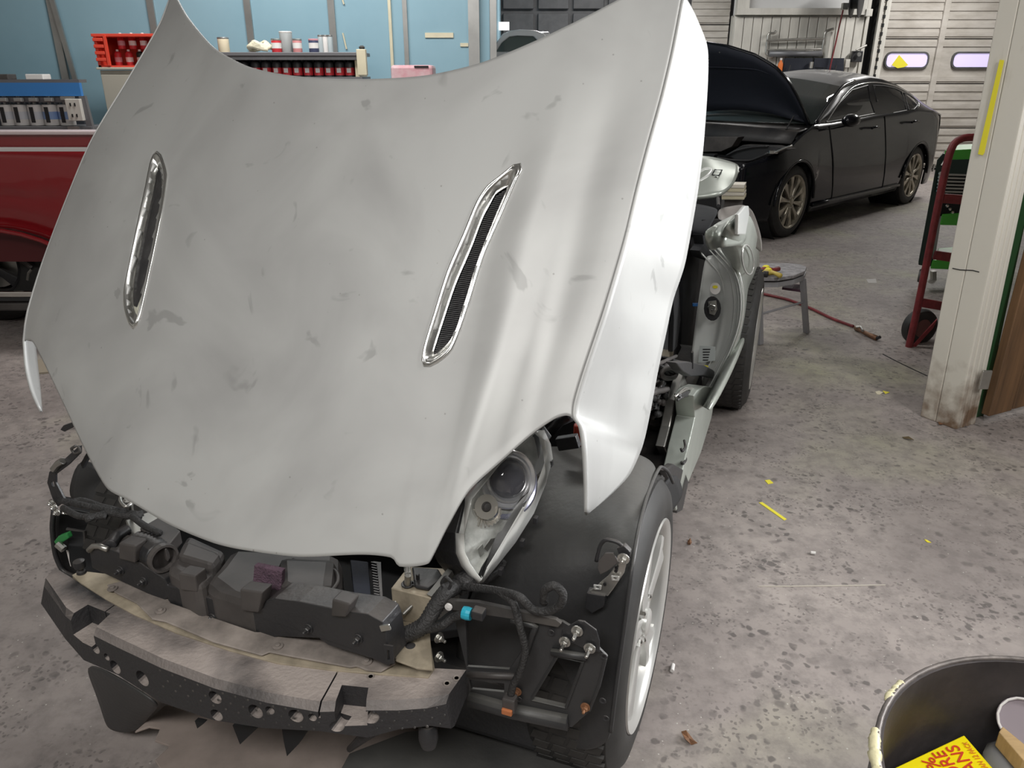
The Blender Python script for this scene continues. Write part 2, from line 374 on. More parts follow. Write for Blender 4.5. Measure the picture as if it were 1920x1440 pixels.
# teal wall of the spray booth, its end column and side
TY = 6.6
tx1 = atY(918, 60, TY).x
wt = struct(MB().box(((RX0+tx1)/2, TY+.06, RH/2), (tx1-RX0, .12, RH)), 'wall_booth', TEAL)
def strip(x, wd, z0=0, z1=RH, mat=METALS, lean=0, th=.02, name='metal_strip'):
    MB().beam((x, TY-th/2, z0), (x+lean, TY-th/2, z1), wd, th, up=(0, 1, 0)).build(name, mat, wt)
def tpx(px, py=60): return atY(px, py, TY).x
for px, wpx in ((107, 13), (291, 12), (470, 12), (625, 12), (761, 8)): strip(tpx(px), wpx/F*6.1)
MB().beam(atY(92, -20, TY-.03), atY(142, 152, TY-.03), .035, .02, up=(0, 1, 0)).build('metal_strip', METALS, wt)
strip(tpx(733), .022, .9, 3.3, mat=CREAM, name='tape_strip')
MB().beam(atY(797, 66, TY-.005), atY(850, 66, TY-.005), .01, .035).build('tape_strip', CREAM, wt)
MB().beam(atY(643, 62, TY-.005), atY(650, 92, TY-.005), .02, .01, up=(1, 0, 0)).build('tape_strip', CREAM, wt)
MB().beam(atY(641, -5, TY-.005), atY(645, 8, TY-.005), .02, .01, up=(1, 0, 0)).build('tape_strip', CREAM, wt)
MB().beam(atY(863, 84, TY-.005), atY(878, 84, TY-.005), .01, .025).build('tape_strip', CREAM, wt)
strip(tpx(889), .085, th=.05, name='corner_post')
strip(tpx(925), .05, th=.03, name='corner_post')
struct(MB().box((tx1-.05, (TY+RY1)/2, RH/2), (.1, RY1-TY-.2, RH)), 'wall_booth_side', TEAL)
# far wall: grey roller shutter panels (left), white sheet wall, sectional door (right)
FY = 13.3
wb = struct(MB().box(((RX0+RX1)/2, FY+.12, RH/2), (RX1-RX0, .1, RH)), 'wall_back', DKGREY)
def fx(px, py=60, Y=FY): return atY(px, py, Y).x
# dark steel shutter behind the white truck
x0, x1 = tx1, fx(1265)
for i in range(5):
    for j in range(3):
        a, b = lerp(x0, x1, i/5), lerp(x0, x1, (i+1)/5)
        MB().box(((a+b)/2, FY+.03, 1.05+j*.9), (b-a-.07, .06, .84)).build('steel_panel', DKGREY, wb, bevel=.01)
# left door with narrow ribs, seen between the raised hood and the white sheet wall
def ribdoor(name, xa, xb, zs, panes=(), Y=FY, posts=()):
    d = root(name, ((xa+xb)/2, Y, 0), None, None); d['kind'] = 'structure'
    for za, zb in zip(zs, zs[1:]):
        m = MB(); n = 5; h = (zb-za-.02)/n
        m.box(((xa+xb)/2, Y, (za+zb)/2), (xb-xa, .05, zb-za-.015))
        has = [p for p in panes if za < p[2] < zb]
        for k in range(n):
            z = za+.01+h*(k+.5)
            if has and abs(z-has[0][2]) < .18: continue
            m.box(((xa+xb)/2, Y-.032, z), (xb-xa-.02, .02, h*.62))
        m.build('door_section', DOORW, d, bevel=.004)
    for p in posts: MB().box((p, Y-.05, (zs[0]+zs[-1])/2), (.09, .05, zs[-1]-zs[0])).build('stile', DOORW, d, bevel=.005)
    for (pa, pb, zc, hh) in panes:
        rr = hh*.35; xs = (pa+pb)/2; wd = pb-pa
        def rrect(wd, hh, rr, y): 
            out = []
            for cx, cz, a0 in ((1, 1, 0), (-1, 1, 90), (-1, -1, 180), (1, -1, 270)):
                for q in range(5):
                    an = math.radians(a0+q*22.5); out.append(V((xs+cx*(wd/2-rr)+math.cos(an)*rr, y, zc+cz*(hh/2-rr)+math.sin(an)*rr)))
            return out
        MB().plate(rrect(wd+.05, hh+.05, rr+.025, Y-.07), (0, .04, 0), [rrect(wd, hh, rr, Y-.07)]).build('pane_frame', DKGREY, d)
        MB().plate(rrect(wd, hh, rr, Y-.055), (0, .01, 0)).build('window_pane', SKYW, d)
    return d
def zy(py, Y=FY): return atY(1700, py, Y).z
zs = [0.03, zy(312), zy(240), zy(157), zy(73), zy(-10), zy(-80)]
xr0, xr1 = fx(1640, 100), 9.2
pz = zy(113); ph = .20
gd = ribdoor('door_1', xr0, xr1, zs, [(fx(1659, 113), fx(1735, 113), pz, ph), (fx(1784, 113), fx(1784, 113)+.66, pz, ph)], posts=[fx(1764, 60), fx(1764, 60)+1.25])
# triangular piece of yellow paper taped over the pane
MB().plate(onp([(1686, 103), (1703, 122), (1695, 126), (1683, 128), (1672, 122)], ((0, FY-.08, 0), V((0, 1, 0)))), (0, .004, 0)).build('yellow_patch', YEL, gd)
ld = ribdoor('door_2', fx(1290), fx(1362, 60), [0.03, .7, 1.2, 1.7, 2.2, 2.7, 3.2], Y=FY-.1)
# white sheet metal wall between the doors
WY = FY-.35
xa, xb = fx(1376, 60, WY), fx(1618, 60, WY)
ww = struct(MB().box(((xa+xb)/2, WY+.15, zy(28, WY)/2), (xb-xa, .2, zy(28, WY))), 'wall_sheet_metal', WHITEP)
n = 14
for i in range(n):
    x = lerp(xa, xb, (i+.5)/n); wd = (xb-xa)/n
    MB().box((x, WY+.03, zy(30, WY)/2), (wd-.010, .06, zy(30, WY)-.02)).build('sheet_panel', WHITEP, ww, bevel=.008)
MB().box(((xa+xb)/2, WY, zy(22, WY)), (xb-xa, .14, .09)).build('window_sill', WHITEP, ww)
wn = root('window_1', ((xa+xb)/2, WY, zy(20, WY)), None, None); wn['kind'] = 'structure'
MB().box((xa+.1, WY+.05, 3.1), (.18, .16, 1.5)).build('window_frame', WHITEP, wn)
MB().box((xb-.05, WY+.05, 3.1), (.1, .16, 1.5)).build('window_frame', WHITEP, wn)
MB().box(((xa+xb)/2, WY+.12, 3.1), (xb-xa, .04, 1.6)).build('window_pane', M('frosted_pane', (.62, .62, .62), .5), wn)
# door track and dark gap left of the sectional door
tr = root('trim_1', (xb+.1, WY, 0), None, None); tr['kind'] = 'structure'
MB().box((xb+.16, WY+.2, RH/2), (.34, .05, RH)).build('dark_backing', BLACK, tr)
for q, wd in ((.05, .05), (.24, .05), (.34, .07)):
    MB().box((xb+q, WY+.05, RH/2), (wd, .06, RH)).build('track_rail', WHITEP, tr)
for k in range(26): MB().box((xb+.295, WY+.02, .5+k*.12), (.03, .03, .05)).build('track_tooth', BLACK, tr)
# doorway partition on the right: boarded post, casing, dark green stop, brown plank door
A = atZ(1725, 780); B = atZ(1792, 806); C_ = atZ(1818, 803); D = atZ(1830, 795); E = atZ(1965, 758)
def topof(p, px0):  # same depth, seen at y=0
    return atY(px0, 0, p.y)
def wallboard(name, parent, a, b, ta, tb, th, mat, z0=0.0, bev=.004):
    """upright board between floor points a and b, leaning to ta, tb; th = thickness going away"""
    n = V((-(b-a).y, (b-a).x, 0)).normalized()*th
    if n.y < 0: n = -n
    k = (RH+.05)/max(ta.z, .5)
    A0, B0 = V(a), V(b); A1 = A0+(ta-A0)*k; B1 = B0+(tb-B0)*k
    A0.z = B0.z = z0; A1.z = B1.z = RH
    m = MB(); m.add([A0, B0, B0+n, A0+n, A1, B1, B1+n, A1+n], [(3, 2, 1, 0), (4, 5, 6, 7), (0, 1, 5, 4), (1, 2, 6, 5), (2, 3, 7, 6), (3, 0, 4, 7)])
    return m.build(name, mat, parent, bevel=bev)
_n = (B-A).cross(topof(A, 1874)-A).normalized(); _n = _n if _n.y < 0 else -_n
post = root('trim_2', A.lerp(B, .5), None, None); post['kind'] = 'structure'
tA, tB, tC, tD = topof(A, 1874), topof(B, 1962), topof(C_, 1990), topof(D, 1999)
midb, midt = A.lerp(B, .44), tA.lerp(tB, .44)
wallboard('board', post, A, midb-(B-A)*.01, tA, midt-(B-A)*.01, .12, WOODW)
wallboard('board', post, midb, B-(B-A)*.02, midt, tB-(B-A)*.02, .12, WOODW)
cas = root('trim_3', B.lerp(D, .5), None, None); cas['kind'] = 'structure'
for k in range(4):
    a, b = B.lerp(D, k/4), B.lerp(D, (k+.86)/4); ta, tb = tB.lerp(tD, k/4), tB.lerp(tD, (k+.86)/4)
    wallboard('casing_strip', cas, a, b, ta, tb, .10-.006*(k % 2), WOODW, bev=.005)
wallboard('casing_back', cas, B+V((0, .04, 0)), D+V((0, .04, 0)), tB+V((0, .04, 0)), tD+V((0, .04, 0)), .1, WOODW)
dr = root('door_3', D, None, None); dr['kind'] = 'structure'
dd = (E-D).normalized(); off = V((0, .05, 0))
D1 = D+dd*.015+off; vert = lambda p: V((p.x, p.y, 2.2))
wallboard('door_stop', cas, D+off, D+off+dd*.10, tD+off, tD+off+dd*.10, .05, GREEND)
for k in range(5):
    a = D1+dd*(.02+k*.17); b = D1+dd*(.02+k*.17+.163)
    ln = (tD-D); ta, tb = a+ln*.97, b+ln*.97
    o = V((0, -.05, 0)) if k else V((0, -.05, 0))
    wallboard('plank', dr, a+o+V((.03, 0, 0)), b+o+V((.03, 0, 0)), ta+o+V((.10, 0, 0)), tb+o+V((.10, 0, 0)), .04, BROWN, z0=.03+.004*(k % 2))
for _c in ([(1786, 503), (1800, 506), (1824, 507), (1836, 510)], [(1843, 700), (1830, 702)][:0]):
    if _c: MB().tube([hit(x, y, A+_n*.001, _n) for x, y in _c], .0022, 5).build('board_joint', BLACK, post)
Hn = atY(1847, 712, D.y-.06)
MB().box(Hn, (.045, .012, .09)).build('door_hinge', STEEL, dr, bevel=.004)
# wall carrying on to the right of the door
struct(MB().box(((E.x+.35+RX1)/2, E.y+.25, RH/2), (RX1-E.x-.35, .12, RH)), 'wall_partition', WALLM)
yt = MB().plate([hit(x, y, A+_n*.006, _n) for x, y in ((1875, 112), (1883, 113), (1846, 286), (1843, 291), (1834, 289))], _n*.002).build('tape_strip', YEL)
tag(yt, 'strip of bright yellow tape stuck on the white door post', 'tape')
# crack and seam lines of the slab
struct(MB().tube([atZ(1655, 665, -.003), atZ(1668, 672, -.003), atZ(1700, 688, -.003), atZ(1738, 706, -.003)], .006, 6, n=10), 'trim_4', BLACK)

# ------------------------------------------------------------------ silver roadster, taken apart at the front
PSI = math.radians(20.5); UD, VD = V((math.sin(PSI), math.cos(PSI), 0)), V((math.cos(PSI), -math.sin(PSI), 0))
O = V((-.474, 1.18, 0)); ZZ = V((0, 0, 1))
def C(u, v, z): return O + UD*u + VD*v + ZZ*z
def PU(u): return (O+UD*u, UD)
def PV(v): return (O+VD*v, VD)
def PZ(z): return (V((0, 0, z)), ZZ)
def hp(px, py, pl): return hit(px, py, pl[0], pl[1])
car = root('silver_roadster', C(1.2, 0, 0), 'dull silver two-seat sports car with raised hood, front bumper and fenders removed', 'car')
# --- hood: a Coons patch laid on a plane tilted 57 degrees, with crown, rolled nose and side flanks
TAU = math.radians(57); HN = (-UD*math.sin(TAU) + ZZ*math.cos(TAU)).normalized(); HB = C(0, 0, .70)
def hoodpt(px, py, drop): return hit(px, py, HB - HN*drop, HN)
Tp = [(322, -20), (350, 30), (400, 88), (470, 126), (560, 143), (690, 148), (800, 141), (900, 118), (1000, 78), (1100, 30), (1180, -12), (1240, -42), (1268, -30), (1278, -8)]
Tk = [0, .04, .1, .18, .28, .45, .56, .65, .74, .83, .9, .95, .985, 1]
Bp = [(42, 638), (60, 640), (78, 672), (120, 760), (160, 845), (200, 915), (235, 935), (320, 985), (400, 1018), (450, 1030), (560, 1044), (680, 1040), (735, 1046), (748, 1062), (800, 1058), (812, 1040), (840, 985), (880, 920), (940, 865), (1000, 812), (1040, 785), (1060, 779), (1072, 782)]
Bk = [0, .03, .06, .1, .14, .18, .21, .32, .42, .47, .56, .65, .69, .705, .745, .76, .79, .83, .87, .92, .96, .98, 1]
Lp = [(322, -20), (300, 40), (240, 145), (170, 262), (120, 380), (75, 500), (48, 590), (42, 638)]
Rp = [(1278, -8), (1257, 100), (1238, 180), (1213, 270), (1192, 350), (1168, 450), (1130, 580), (1090, 700), (1074, 755), (1072, 782)]
R2 = [(1282, 0), (1300, 33), (1322, 95), (1316, 250), (1305, 350), (1290, 440), (1278, 500), (1258, 560), (1245, 620), (1228, 700), (1215, 770), (1200, 835), (1175, 890), (1130, 935), (1095, 962)]
RC = Rp + [(1084, 800), (1091, 850), (1094, 910), (1095, 960)]
def v3(l): return [V((x, y, 0)) for x, y in l]
Lk, Rk = arc_keys(v3(Lp)), arc_keys(v3(Rp))
Tp_, Bp_, Lp_, Rp_ = v3(Tp), v3(Bp), v3(Lp), v3(Rp)
def coons(s, t):
    a, b, c, d = curve(Tp_, s, Tk), curve(Bp_, s, Bk), curve(Lp_, t, Lk), curve(Rp_, t, Rk)
    bl = Lp_[0]*(1-s)*(1-t) + Rp_[0]*s*(1-t) + Lp_[-1]*(1-s)*t + Rp_[-1]*s*t
    return a*(1-t)+b*t + c*(1-s)+d*s - bl
def sm(x): x = max(0, min(1, x)); return x*x*(3-2*x)
def drop(s, t):
    a = 2*s-1; d = (.05 if a < 0 else .022)*a*a
    d += .13*(max(0, (.22-s)/.22))**2
    d += .012*(max(0, (t-.7)/.3))**2
    d -= .011*math.exp(-((s-(.80+.02*t))/.055)**2)*sm(t*2.2) + .005*math.exp(-((s-.22)/.07)**2)*sm(t*2)
    d += .008*math.exp(-((s-.90)/.045)**2)*sm(t*2)
    return d
NS, NT = 170, 130
rows = []
for j in range(NT+1):
    t = j/NT; r = []
    for i in range(NS+1):
        s = i/NS; p = coons(s, t); r.append((hoodpt(p.x, p.y, drop(s, t)), p))
    rows.append(r)
RV_OUT = [(975, 308), (977, 318), (968, 335), (940, 400), (905, 480), (880, 560), (860, 620), (845, 655), (828, 672), (800, 687), (793, 680), (797, 650), (815, 590), (840, 510), (870, 440), (895, 380), (915, 350), (940, 330), (965, 310)]
RV_IN = [(950, 344), (948, 352), (940, 370), (915, 430), (892, 490), (870, 560), (852, 615), (838, 640), (822, 656), (810, 665), (807, 662), (813, 642), (828, 595), (850, 530), (880, 460), (903, 400), (915, 378), (925, 360), (945, 346)]
LV_OUT = [(295, 285), (301, 290), (311, 320), (312, 332), (303, 395), (288, 470), (273, 540), (262, 590), (256, 610), (250, 615), (244, 608), (235, 580), (234, 545), (245, 490), (260, 415), (274, 350), (283, 305), (290, 288)]
LV_IN = [(292, 308), (297, 318), (299, 335), (298, 365), (287, 420), (275, 490), (262, 555), (256, 580), (252, 592), (249, 590), (245, 580), (242, 565), (244, 530), (253, 480), (266, 420), (280, 360), (286, 325), (290, 310)]
def inside(p, poly):
    c = False; n = len(poly)
    for i in range(n):
        a, b = poly[i], poly[(i+1) % n]
        if (a[1] > p.y) != (b[1] > p.y) and p.x < (b[0]-a[0])*(p.y-a[1])/(b[1]-a[1])+a[0]: c = not c
    return c
def mids(a, b, k): 
    n = len(a); return [((a[i][0]*(1-k)+b[i][0]*k), (a[i][1]*(1-k)+b[i][1]*k)) for i in range(n)]
cut1, cut2 = mids(RV_OUT, RV_IN, .45), mids(LV_OUT, LV_IN, .45)
full = MB().grid([[q[0] for q in r] for r in rows])
HBVH = BVHTree.FromPolygons(full.v, full.f)
def onhood(px, py, lift=0):
    d = ray(px, py).normalized(); loc = HBVH.ray_cast(EYE, d)[0]
    return (loc if loc else hoodpt(px, py, .02)) - d*lift
vs = full.v; fs = []
for j in range(NT):
    for i in range(NS):
        c = (rows[j][i][1]+rows[j+1][i+1][1])*.5
        if inside(c, cut1) or inside(c, cut2): continue
        m = NS+1; fs.append((j*m+i, j*m+i+1, (j+1)*m+i+1, (j+1)*m+i))
hm = MB().add(vs, fs)
# right flank, folded back along the crease
RCk, R2k = arc_keys(v3(RC)), arc_keys(v3(R2)); rows2 = []
kend = RCk[len(Rp)-1]
for j in range(101):
    t = j/100; a, b = curve(v3(RC), t, RCk), curve(v3(R2), t, R2k); r = []
    if t <= kend: da = drop(1, t/kend)
    else: da = drop(1, 1) + .05*(t-kend)/(1-kend)
    for i in range(17):
        k = i/16; p = a*(1-k)+b*k
        wd = (b-a).length/130
        r.append(hoodpt(p.x, p.y, da + (.30*k**1.05 + .02*k*k)*min(1, wd+.1)))
    rows2.append(r)
hm.grid(rows2)
# left flank tip seen from inside below the arch
ta, tb = [(42, 638), (46, 690), (57, 735), (74, 772)], [(62, 642), (66, 680), (71, 725), (75, 773)]
rows3 = []
for j in range(9):
    a, b = curve(v3(ta), j/8), curve(v3(tb), j/8); r = []
    for i in range(5): p = a.lerp(b, i/4); r.append(hoodpt(p.x, p.y, .175+.12*i/4+.02*j/8))
    rows3.append(r)
hm.grid(rows3)
rows4 = []
for j in range(25):
    a = curve(Lp_, j/24, Lk); rows4.append([hoodpt(a.x+dx, a.y, .175+dp) for dx, dp in ((0, 0), (1, .06), (10, .16))])
hm.grid(rows4)
hood = hm.build('hood', HOOD, car, smooth=38, solid=.006, label='raised silver hood, dull and blotchy from sanding')
inner = []
for j in range(3, 38, 2):
    t = j/40; inner.append([hoodpt(coons(s, t).x, coons(s, t).y, drop(s, t)+.035+.012*math.cos(s*28)) for s in [.06+.88*i/40 for i in range(41)]])
MB().grid(inner).build('inner_panel', BLK, hood, smooth=True, solid=.006)
def loop3(l, n=72, lift=0):
    pts = v3(l)+[v3(l)[0]]; ks = arc_keys(pts); return [onhood(curve(pts, i/n, ks).x, curve(pts, i/n, ks).y, lift) for i in range(n)]
BEZ = M('bezel_chrome', (.74, .74, .72), .27, 1)
def vent(out, inn, mat_in, mesh):
    outer, inn3 = loop3(out, lift=.002), loop3(inn, lift=-.004)
    n = len(outer); rings = []
    for k, lf in ((0, .0), (.12, .004), (.3, .003), (.6, -.004), (.9, -.010), (1, -.012)):
        rings.append([outer[i].lerp(inn3[i], k) + HN*lf for i in range(n)])
    m = MB(); m.grid([r+[r[0]] for r in rings]); m.build('vent_bezel', BEZ, hood, smooth=True)
    MB().tube(outer, .0028, 8, closed=True).build('vent_rim', CHROME, hood, smooth=True)
    MB().tube([p+HN*-.010 for p in inn3], .0018, 6, closed=True).build('vent_rim', CHROME, hood, smooth=True)
    b = MB().plate([p-HN*.022 for p in inn3], -HN*.004); b.build('vent_backing', mat_in, hood)
    b = MB(); b.grid([[p-HN*.010 for p in inn3]+[inn3[0]-HN*.010], [p-HN*.022 for p in inn3]+[inn3[0]-HN*.022]]).build('vent_wall', mat_in if mesh else CHROME, hood, smooth=True)
    if mesh:
        sl = MB()
        pts = v3(inn); ys = [y for _, y in inn]
        for y in range(int(min(ys))+8, int(max(ys))-4, 4):
            xs = []
            for a, b_ in zip(inn, inn[1:]+inn[:1]):
                if (a[1] > y) != (b_[1] > y): xs.append(a[0]+(b_[0]-a[0])*(y-a[1])/(b_[1]-a[1]))
            if len(xs) == 2:
                p, q = onhood(min(xs), y+2)-HN*.016, onhood(max(xs), y-2)-HN*.016
                sl.beam(p, q, .0022, .004, up=HN)
        sl.build('vent_mesh', BLK, hood)
vent(RV_OUT, RV_IN, NAVY, True)
vent(LV_OUT, LV_IN, M('vent_beige_reflection', (.55, .54, .46), .3), False)  # left vent backing: the chrome's beige reflection painted in as flat colour
def gridpx(rows, planefn, n=1):
    return [[hp(x, y, planefn(k)) for x, y, k in r] for r in rows]
def gmesh(rows, fn, name, mat, parent, sub=2, solid=.004, label=None):
    return MB().grid(gridpx(rows, fn)).build(name, mat, parent, smooth=True, subsurf=sub, solid=solid, label=label)
def bolt(p, n, r=.008, parent=None, mat=None, name='bolt', stud=.012):
    n = V(n).normalized(); m = MB()
    m.lathe([(r*1.5, 0), (r*1.5, .002), (r*1.45, .0025)], p, n, 16)
    m.lathe([(r, .002), (r, .008), (r*.8, .0095)], p, n, 6)
    m.lathe([(r*.45, .009), (r*.45, stud), (r*.3, stud+.001)], p, n, 8)
    return m.build(name, mat or STEEL, parent)
# --- bumper foam: closed loft through stations, holes and pockets cut out
ST = [((103, 1064), (80, 1090), (78, 1136)), ((150, 1093), (120, 1146), (124, 1203)), ((197, 1124), (152, 1172), (158, 1242)),
      ((250, 1153), (215, 1203), (222, 1270)), ((330, 1188), (300, 1243), (304, 1322)), ((430, 1221), (400, 1281), (398, 1354)),
      ((520, 1245), (500, 1308), (494, 1370)), ((622, 1258), (595, 1325), (602, 1376)), ((700, 1266), (682, 1322), (690, 1388)),
      ((760, 1268), (745, 1322), (750, 1372)), ((815, 1253), (800, 1318), (808, 1366)), ((874, 1256), (836, 1310), (846, 1371))]
rowsF = []
ZT = .50
for bt, ft, fb in ST:
    b = hp(*bt, PZ(ZT)); f = hp(*ft, PZ(ZT)); n = V((f-b)); n.z = 0
    g = hit(fb[0], fb[1], f, -UD); g2 = V((b.x, b.y, g.z+.01))
    e = (f-b).normalized()*.012
    rowsF.append([b, f-e, f-V((0, 0, .012)), g+V((0, 0, .006)), g-e, g2, b])
ns = len(rowsF[0])-1
fv = [p for r in rowsF for p in r[:-1]]; ff = []
for i in range(len(rowsF)-1):
    for j in range(ns): k = (j+1) % ns; ff.append((i*ns+j, i*ns+k, (i+1)*ns+k, (i+1)*ns+j))
ff.append(tuple(range(ns))); ff.append(tuple((len(rowsF)-1)*ns+j for j in range(ns))[::-1])
foam = MB().add(fv, ff).build('bumper_foam', FOAM, car, label='dusty black foam bumper absorber with round holes')
FBVH = BVHTree.FromPolygons(fv, [tuple(t) for t in ff])
def onfoam(px, py):
    d = ray(px, py).normalized(); h_ = FBVH.ray_cast(EYE, d); return h_[0] or hp(px, py, PU(-.1))
cut = MB()
for px, py, r in [(166, 1215, .012), (173+0, 1217, .001), (215, 1251, .008)][:0] + [(219-40, 1216, .012), (216, 1251, .015), (267, 1272, .017), (272, 1303, .014), (403, 1308, .014), (406, 1341, .013), (479, 1334, .015), (506, 1332, .009), (555, 1342, .014), (586, 1345, .008), (695, 1345, .014), (632, 1362, .012), (200, 1232, .008)]:
    p = onfoam(px, py); cut.lathe([(r, -.02), (r, .028)], p, UD+ZZ*-.0, 20)
for poly in ([(640, 1276), (690, 1281), (678, 1352), (612, 1350)], [(163, 1126), (205, 1143), (160, 1185), (120, 1152)]):
    pts = [hp(x, y, PZ(ZT+.01)) for x, y in poly]; cut.plate(pts, (0, 0, -.055))
for a, b in (((633, 1250), (588, 1330)), ((214, 1126), (150, 1172))):
    p, q = hp(*a, PZ(ZT+.01)), hp(*b, PZ(ZT+.01)); cut.beam(p+V((0, 0, -.01)), q+V((0, 0, -.01)), .003, .05)
cuto = cut.build('cutter', BLACK)
md = foam.modifiers.new('holes', 'BOOLEAN'); md.operation = 'DIFFERENCE'; md.object = cuto; md.solver = 'EXACT'; md.use_self = True
md = foam.modifiers.new('b', 'BEVEL'); md.width = .002; md.segments = 1; md.limit_method = 'ANGLE'; md.angle_limit = .7
dg = bpy.context.evaluated_depsgraph_get(); dg.update()
me = bpy.data.meshes.new_from_object(foam.evaluated_get(dg)); foam.modifiers.clear(); foam.data = me; bpy.data.objects.remove(cuto)
stu = MB()   # small moulded dimples on the face of the foam
for i in range(46):
    t = i/45; px = lerp(300, 830, t); 
    for k, dy in enumerate((14, 30, 44)):
        ftx = curve([V((a[1][0], a[1][1], 0)) for a in ST], 0, None) if 0 else None
        q = None
        for s0, s1 in zip(ST, ST[1:]):
            if s0[1][0] <= px <= s1[1][0]: q = lerp(s0[1][1], s1[1][1], (px-s0[1][0])/(s1[1][0]-s0[1][0]))
        if q is None or (i+k) % 2: continue
        if 605 < px < 690: continue
        stu.lathe([(.0028, -.001), (.0024, .0005)], onfoam(px+(k*3), q+dy), -UD, 6)
stu.build('foam_dimples', DKPL, foam)['kind'] = 'stuff'
bolt(hp(668, 1290, PZ(ZT-.04))+UD*.0, (-UD+ZZ*.4), .009, foam, BLK)
bolt(hp(183, 1143, PZ(ZT-.04)), (-UD+ZZ*.4), .008, foam, BLK)
for x, y in ((856, 1271), (838, 1281), (695, 1268)): MB().lathe([(.004, 0), (.0065, .001), (.007, 0)], hp(x, y, PZ(ZT+.001)), ZZ, 14).build('moulded_ring', DUSTY, foam)
# curved lip under the right end of the foam, and a rubber stop
MB().tube([hp(x, y, PU(-.03)) for x, y in ((655, 1405), (690, 1375), (735, 1352), (790, 1340))], [.006, .012, .012, .010], 8).build('foam_lip', FOAM, car, smooth=True)
MB().lathe([(0, -.03), (.014, -.028), (.018, -.01), (.017, .01), (.012, .02)], hp(803, 1375, PU(-.02)), ZZ, 16).build('rubber_stop', BLK, car, smooth=40)
# --- painted impact beam behind the foam: dusty cover plate with rivets and two beige ends
def zplate(name, poly, z, th, mat, parent, label=None, bevel=.002, holes=()):
    return MB().plate([hp(x, y, PZ(z)) for x, y in poly], (0, 0, -th), [[hp(x, y, PZ(z)) for x, y in h] for h in holes]).build(name, mat, parent, bevel=bevel, label=label)
zplate('impact_beam', [(135, 1078), (150, 1070), (235, 1080), (330, 1120), (480, 1175), (620, 1200), (740, 1225), (805, 1190), (815, 1253), (803, 1270), (720, 1264), (622, 1256), (520, 1243), (430, 1219), (330, 1186), (250, 1151), (197, 1122), (150, 1092)], .503, .07, BEIGE, car, label='beige primed crossbeam')
zplate('beam_cover', [(200, 1096), (240, 1086), (310, 1110), (320, 1130), (480, 1185), (600, 1186), (620, 1205), (740, 1228), (742, 1243), (715, 1258), (685, 1255), (668, 1248), (655, 1250), (535, 1228), (505, 1222), (490, 1228), (400, 1203), (310, 1165), (285, 1160), (255, 1130), (215, 1110)], .510, .004, DUSTY, car, label='dusty deflector strip with rivets')
for x, y in ((211, 1104), (301, 1146), (521, 1212), (688, 1241)):
    MB().lathe([(.010, 0), (.010, .002), (.005, .0025), (.005, .005), (.003, .006)], hp(x, y, PZ(.511)), ZZ, 14).build('rivet', DUSTY, car)
for x, y in ((771, 1228), (153, 1066)):
    p = hp(x, y+8, PZ(.504)); MB().lathe([(.010, 0), (.009, .005), (.005, .008), (.005, .012), (.011, .014), (.0125, .022), (.0115, .03), (.005, .033)], p, ZZ, 16).build('rubber_buffer', BLK, car, smooth=40)
# --- black radiator support panel
PN = vplane((185, 1068), (725, 1250), .53)
pn = PN[1] if PN[1].dot(UD) > 0 else -PN[1]
def support(name, poly, th=.06, back=0, mat=BLK, bevel=.003, holes=()):
    return MB().plate([p+pn*back for p in onp(poly, PN)], pn*th, [[p+pn*back for p in onp(h, PN)] for h in holes]).build(name, mat, car, bevel=bevel)
sp = support('radiator_support', [(167, 1030), (190, 1024), (232, 1040), (262, 1056), (300, 1080), (308, 1086), (314, 1098), (345, 1106), (405, 1126), (480, 1145), (492, 1140), (498, 1128), (515, 1122), (560, 1128), (630, 1143), (690, 1152), (716, 1166), (722, 1180), (733, 1242), (728, 1250), (700, 1236), (615, 1210), (598, 1197), (520, 1194), (492, 1208), (478, 1200), (322, 1157), (314, 1122), (306, 1127), (185, 1071), (172, 1064)], .055)
sp['label'] = 'black plastic radiator support panel with bolts'
for poly in ([(232, 1012), (262, 1018), (262, 1050), (232, 1042)], [(343, 1068), (374, 1074), (378, 1104), (346, 1100)], [(458, 1098), (500, 1104), (492, 1142), (460, 1138)], [(630, 1116), (664, 1126), (655, 1150), (628, 1148)]):
    support('support_tab', poly, .03, -.012, ENG)
for x, y in ((227, 1069), (270, 1089), (399, 1158), (579, 1178), (672, 1197)): bolt(hp(x, y, PN), -pn, .0065, sp, BLK, stud=.016)
support('support_hook', [(722, 1205), (740, 1208), (742, 1240), (728, 1243)], .004, -.006, BLK, .001, [[(729, 1215), (734, 1216), (735, 1233), (730, 1234)]])
support('nut_clip', [(714, 1170), (732, 1168), (736, 1178), (718, 1181)], .004, -.006, STEEL, .001)
MB().tube([hp(x, y, PN)-pn*.004 for x, y in ((170, 1030), (178, 1022), (190, 1022), (205, 1028))], .006, 8).build('worn_corner', STEEL, car, smooth=True)
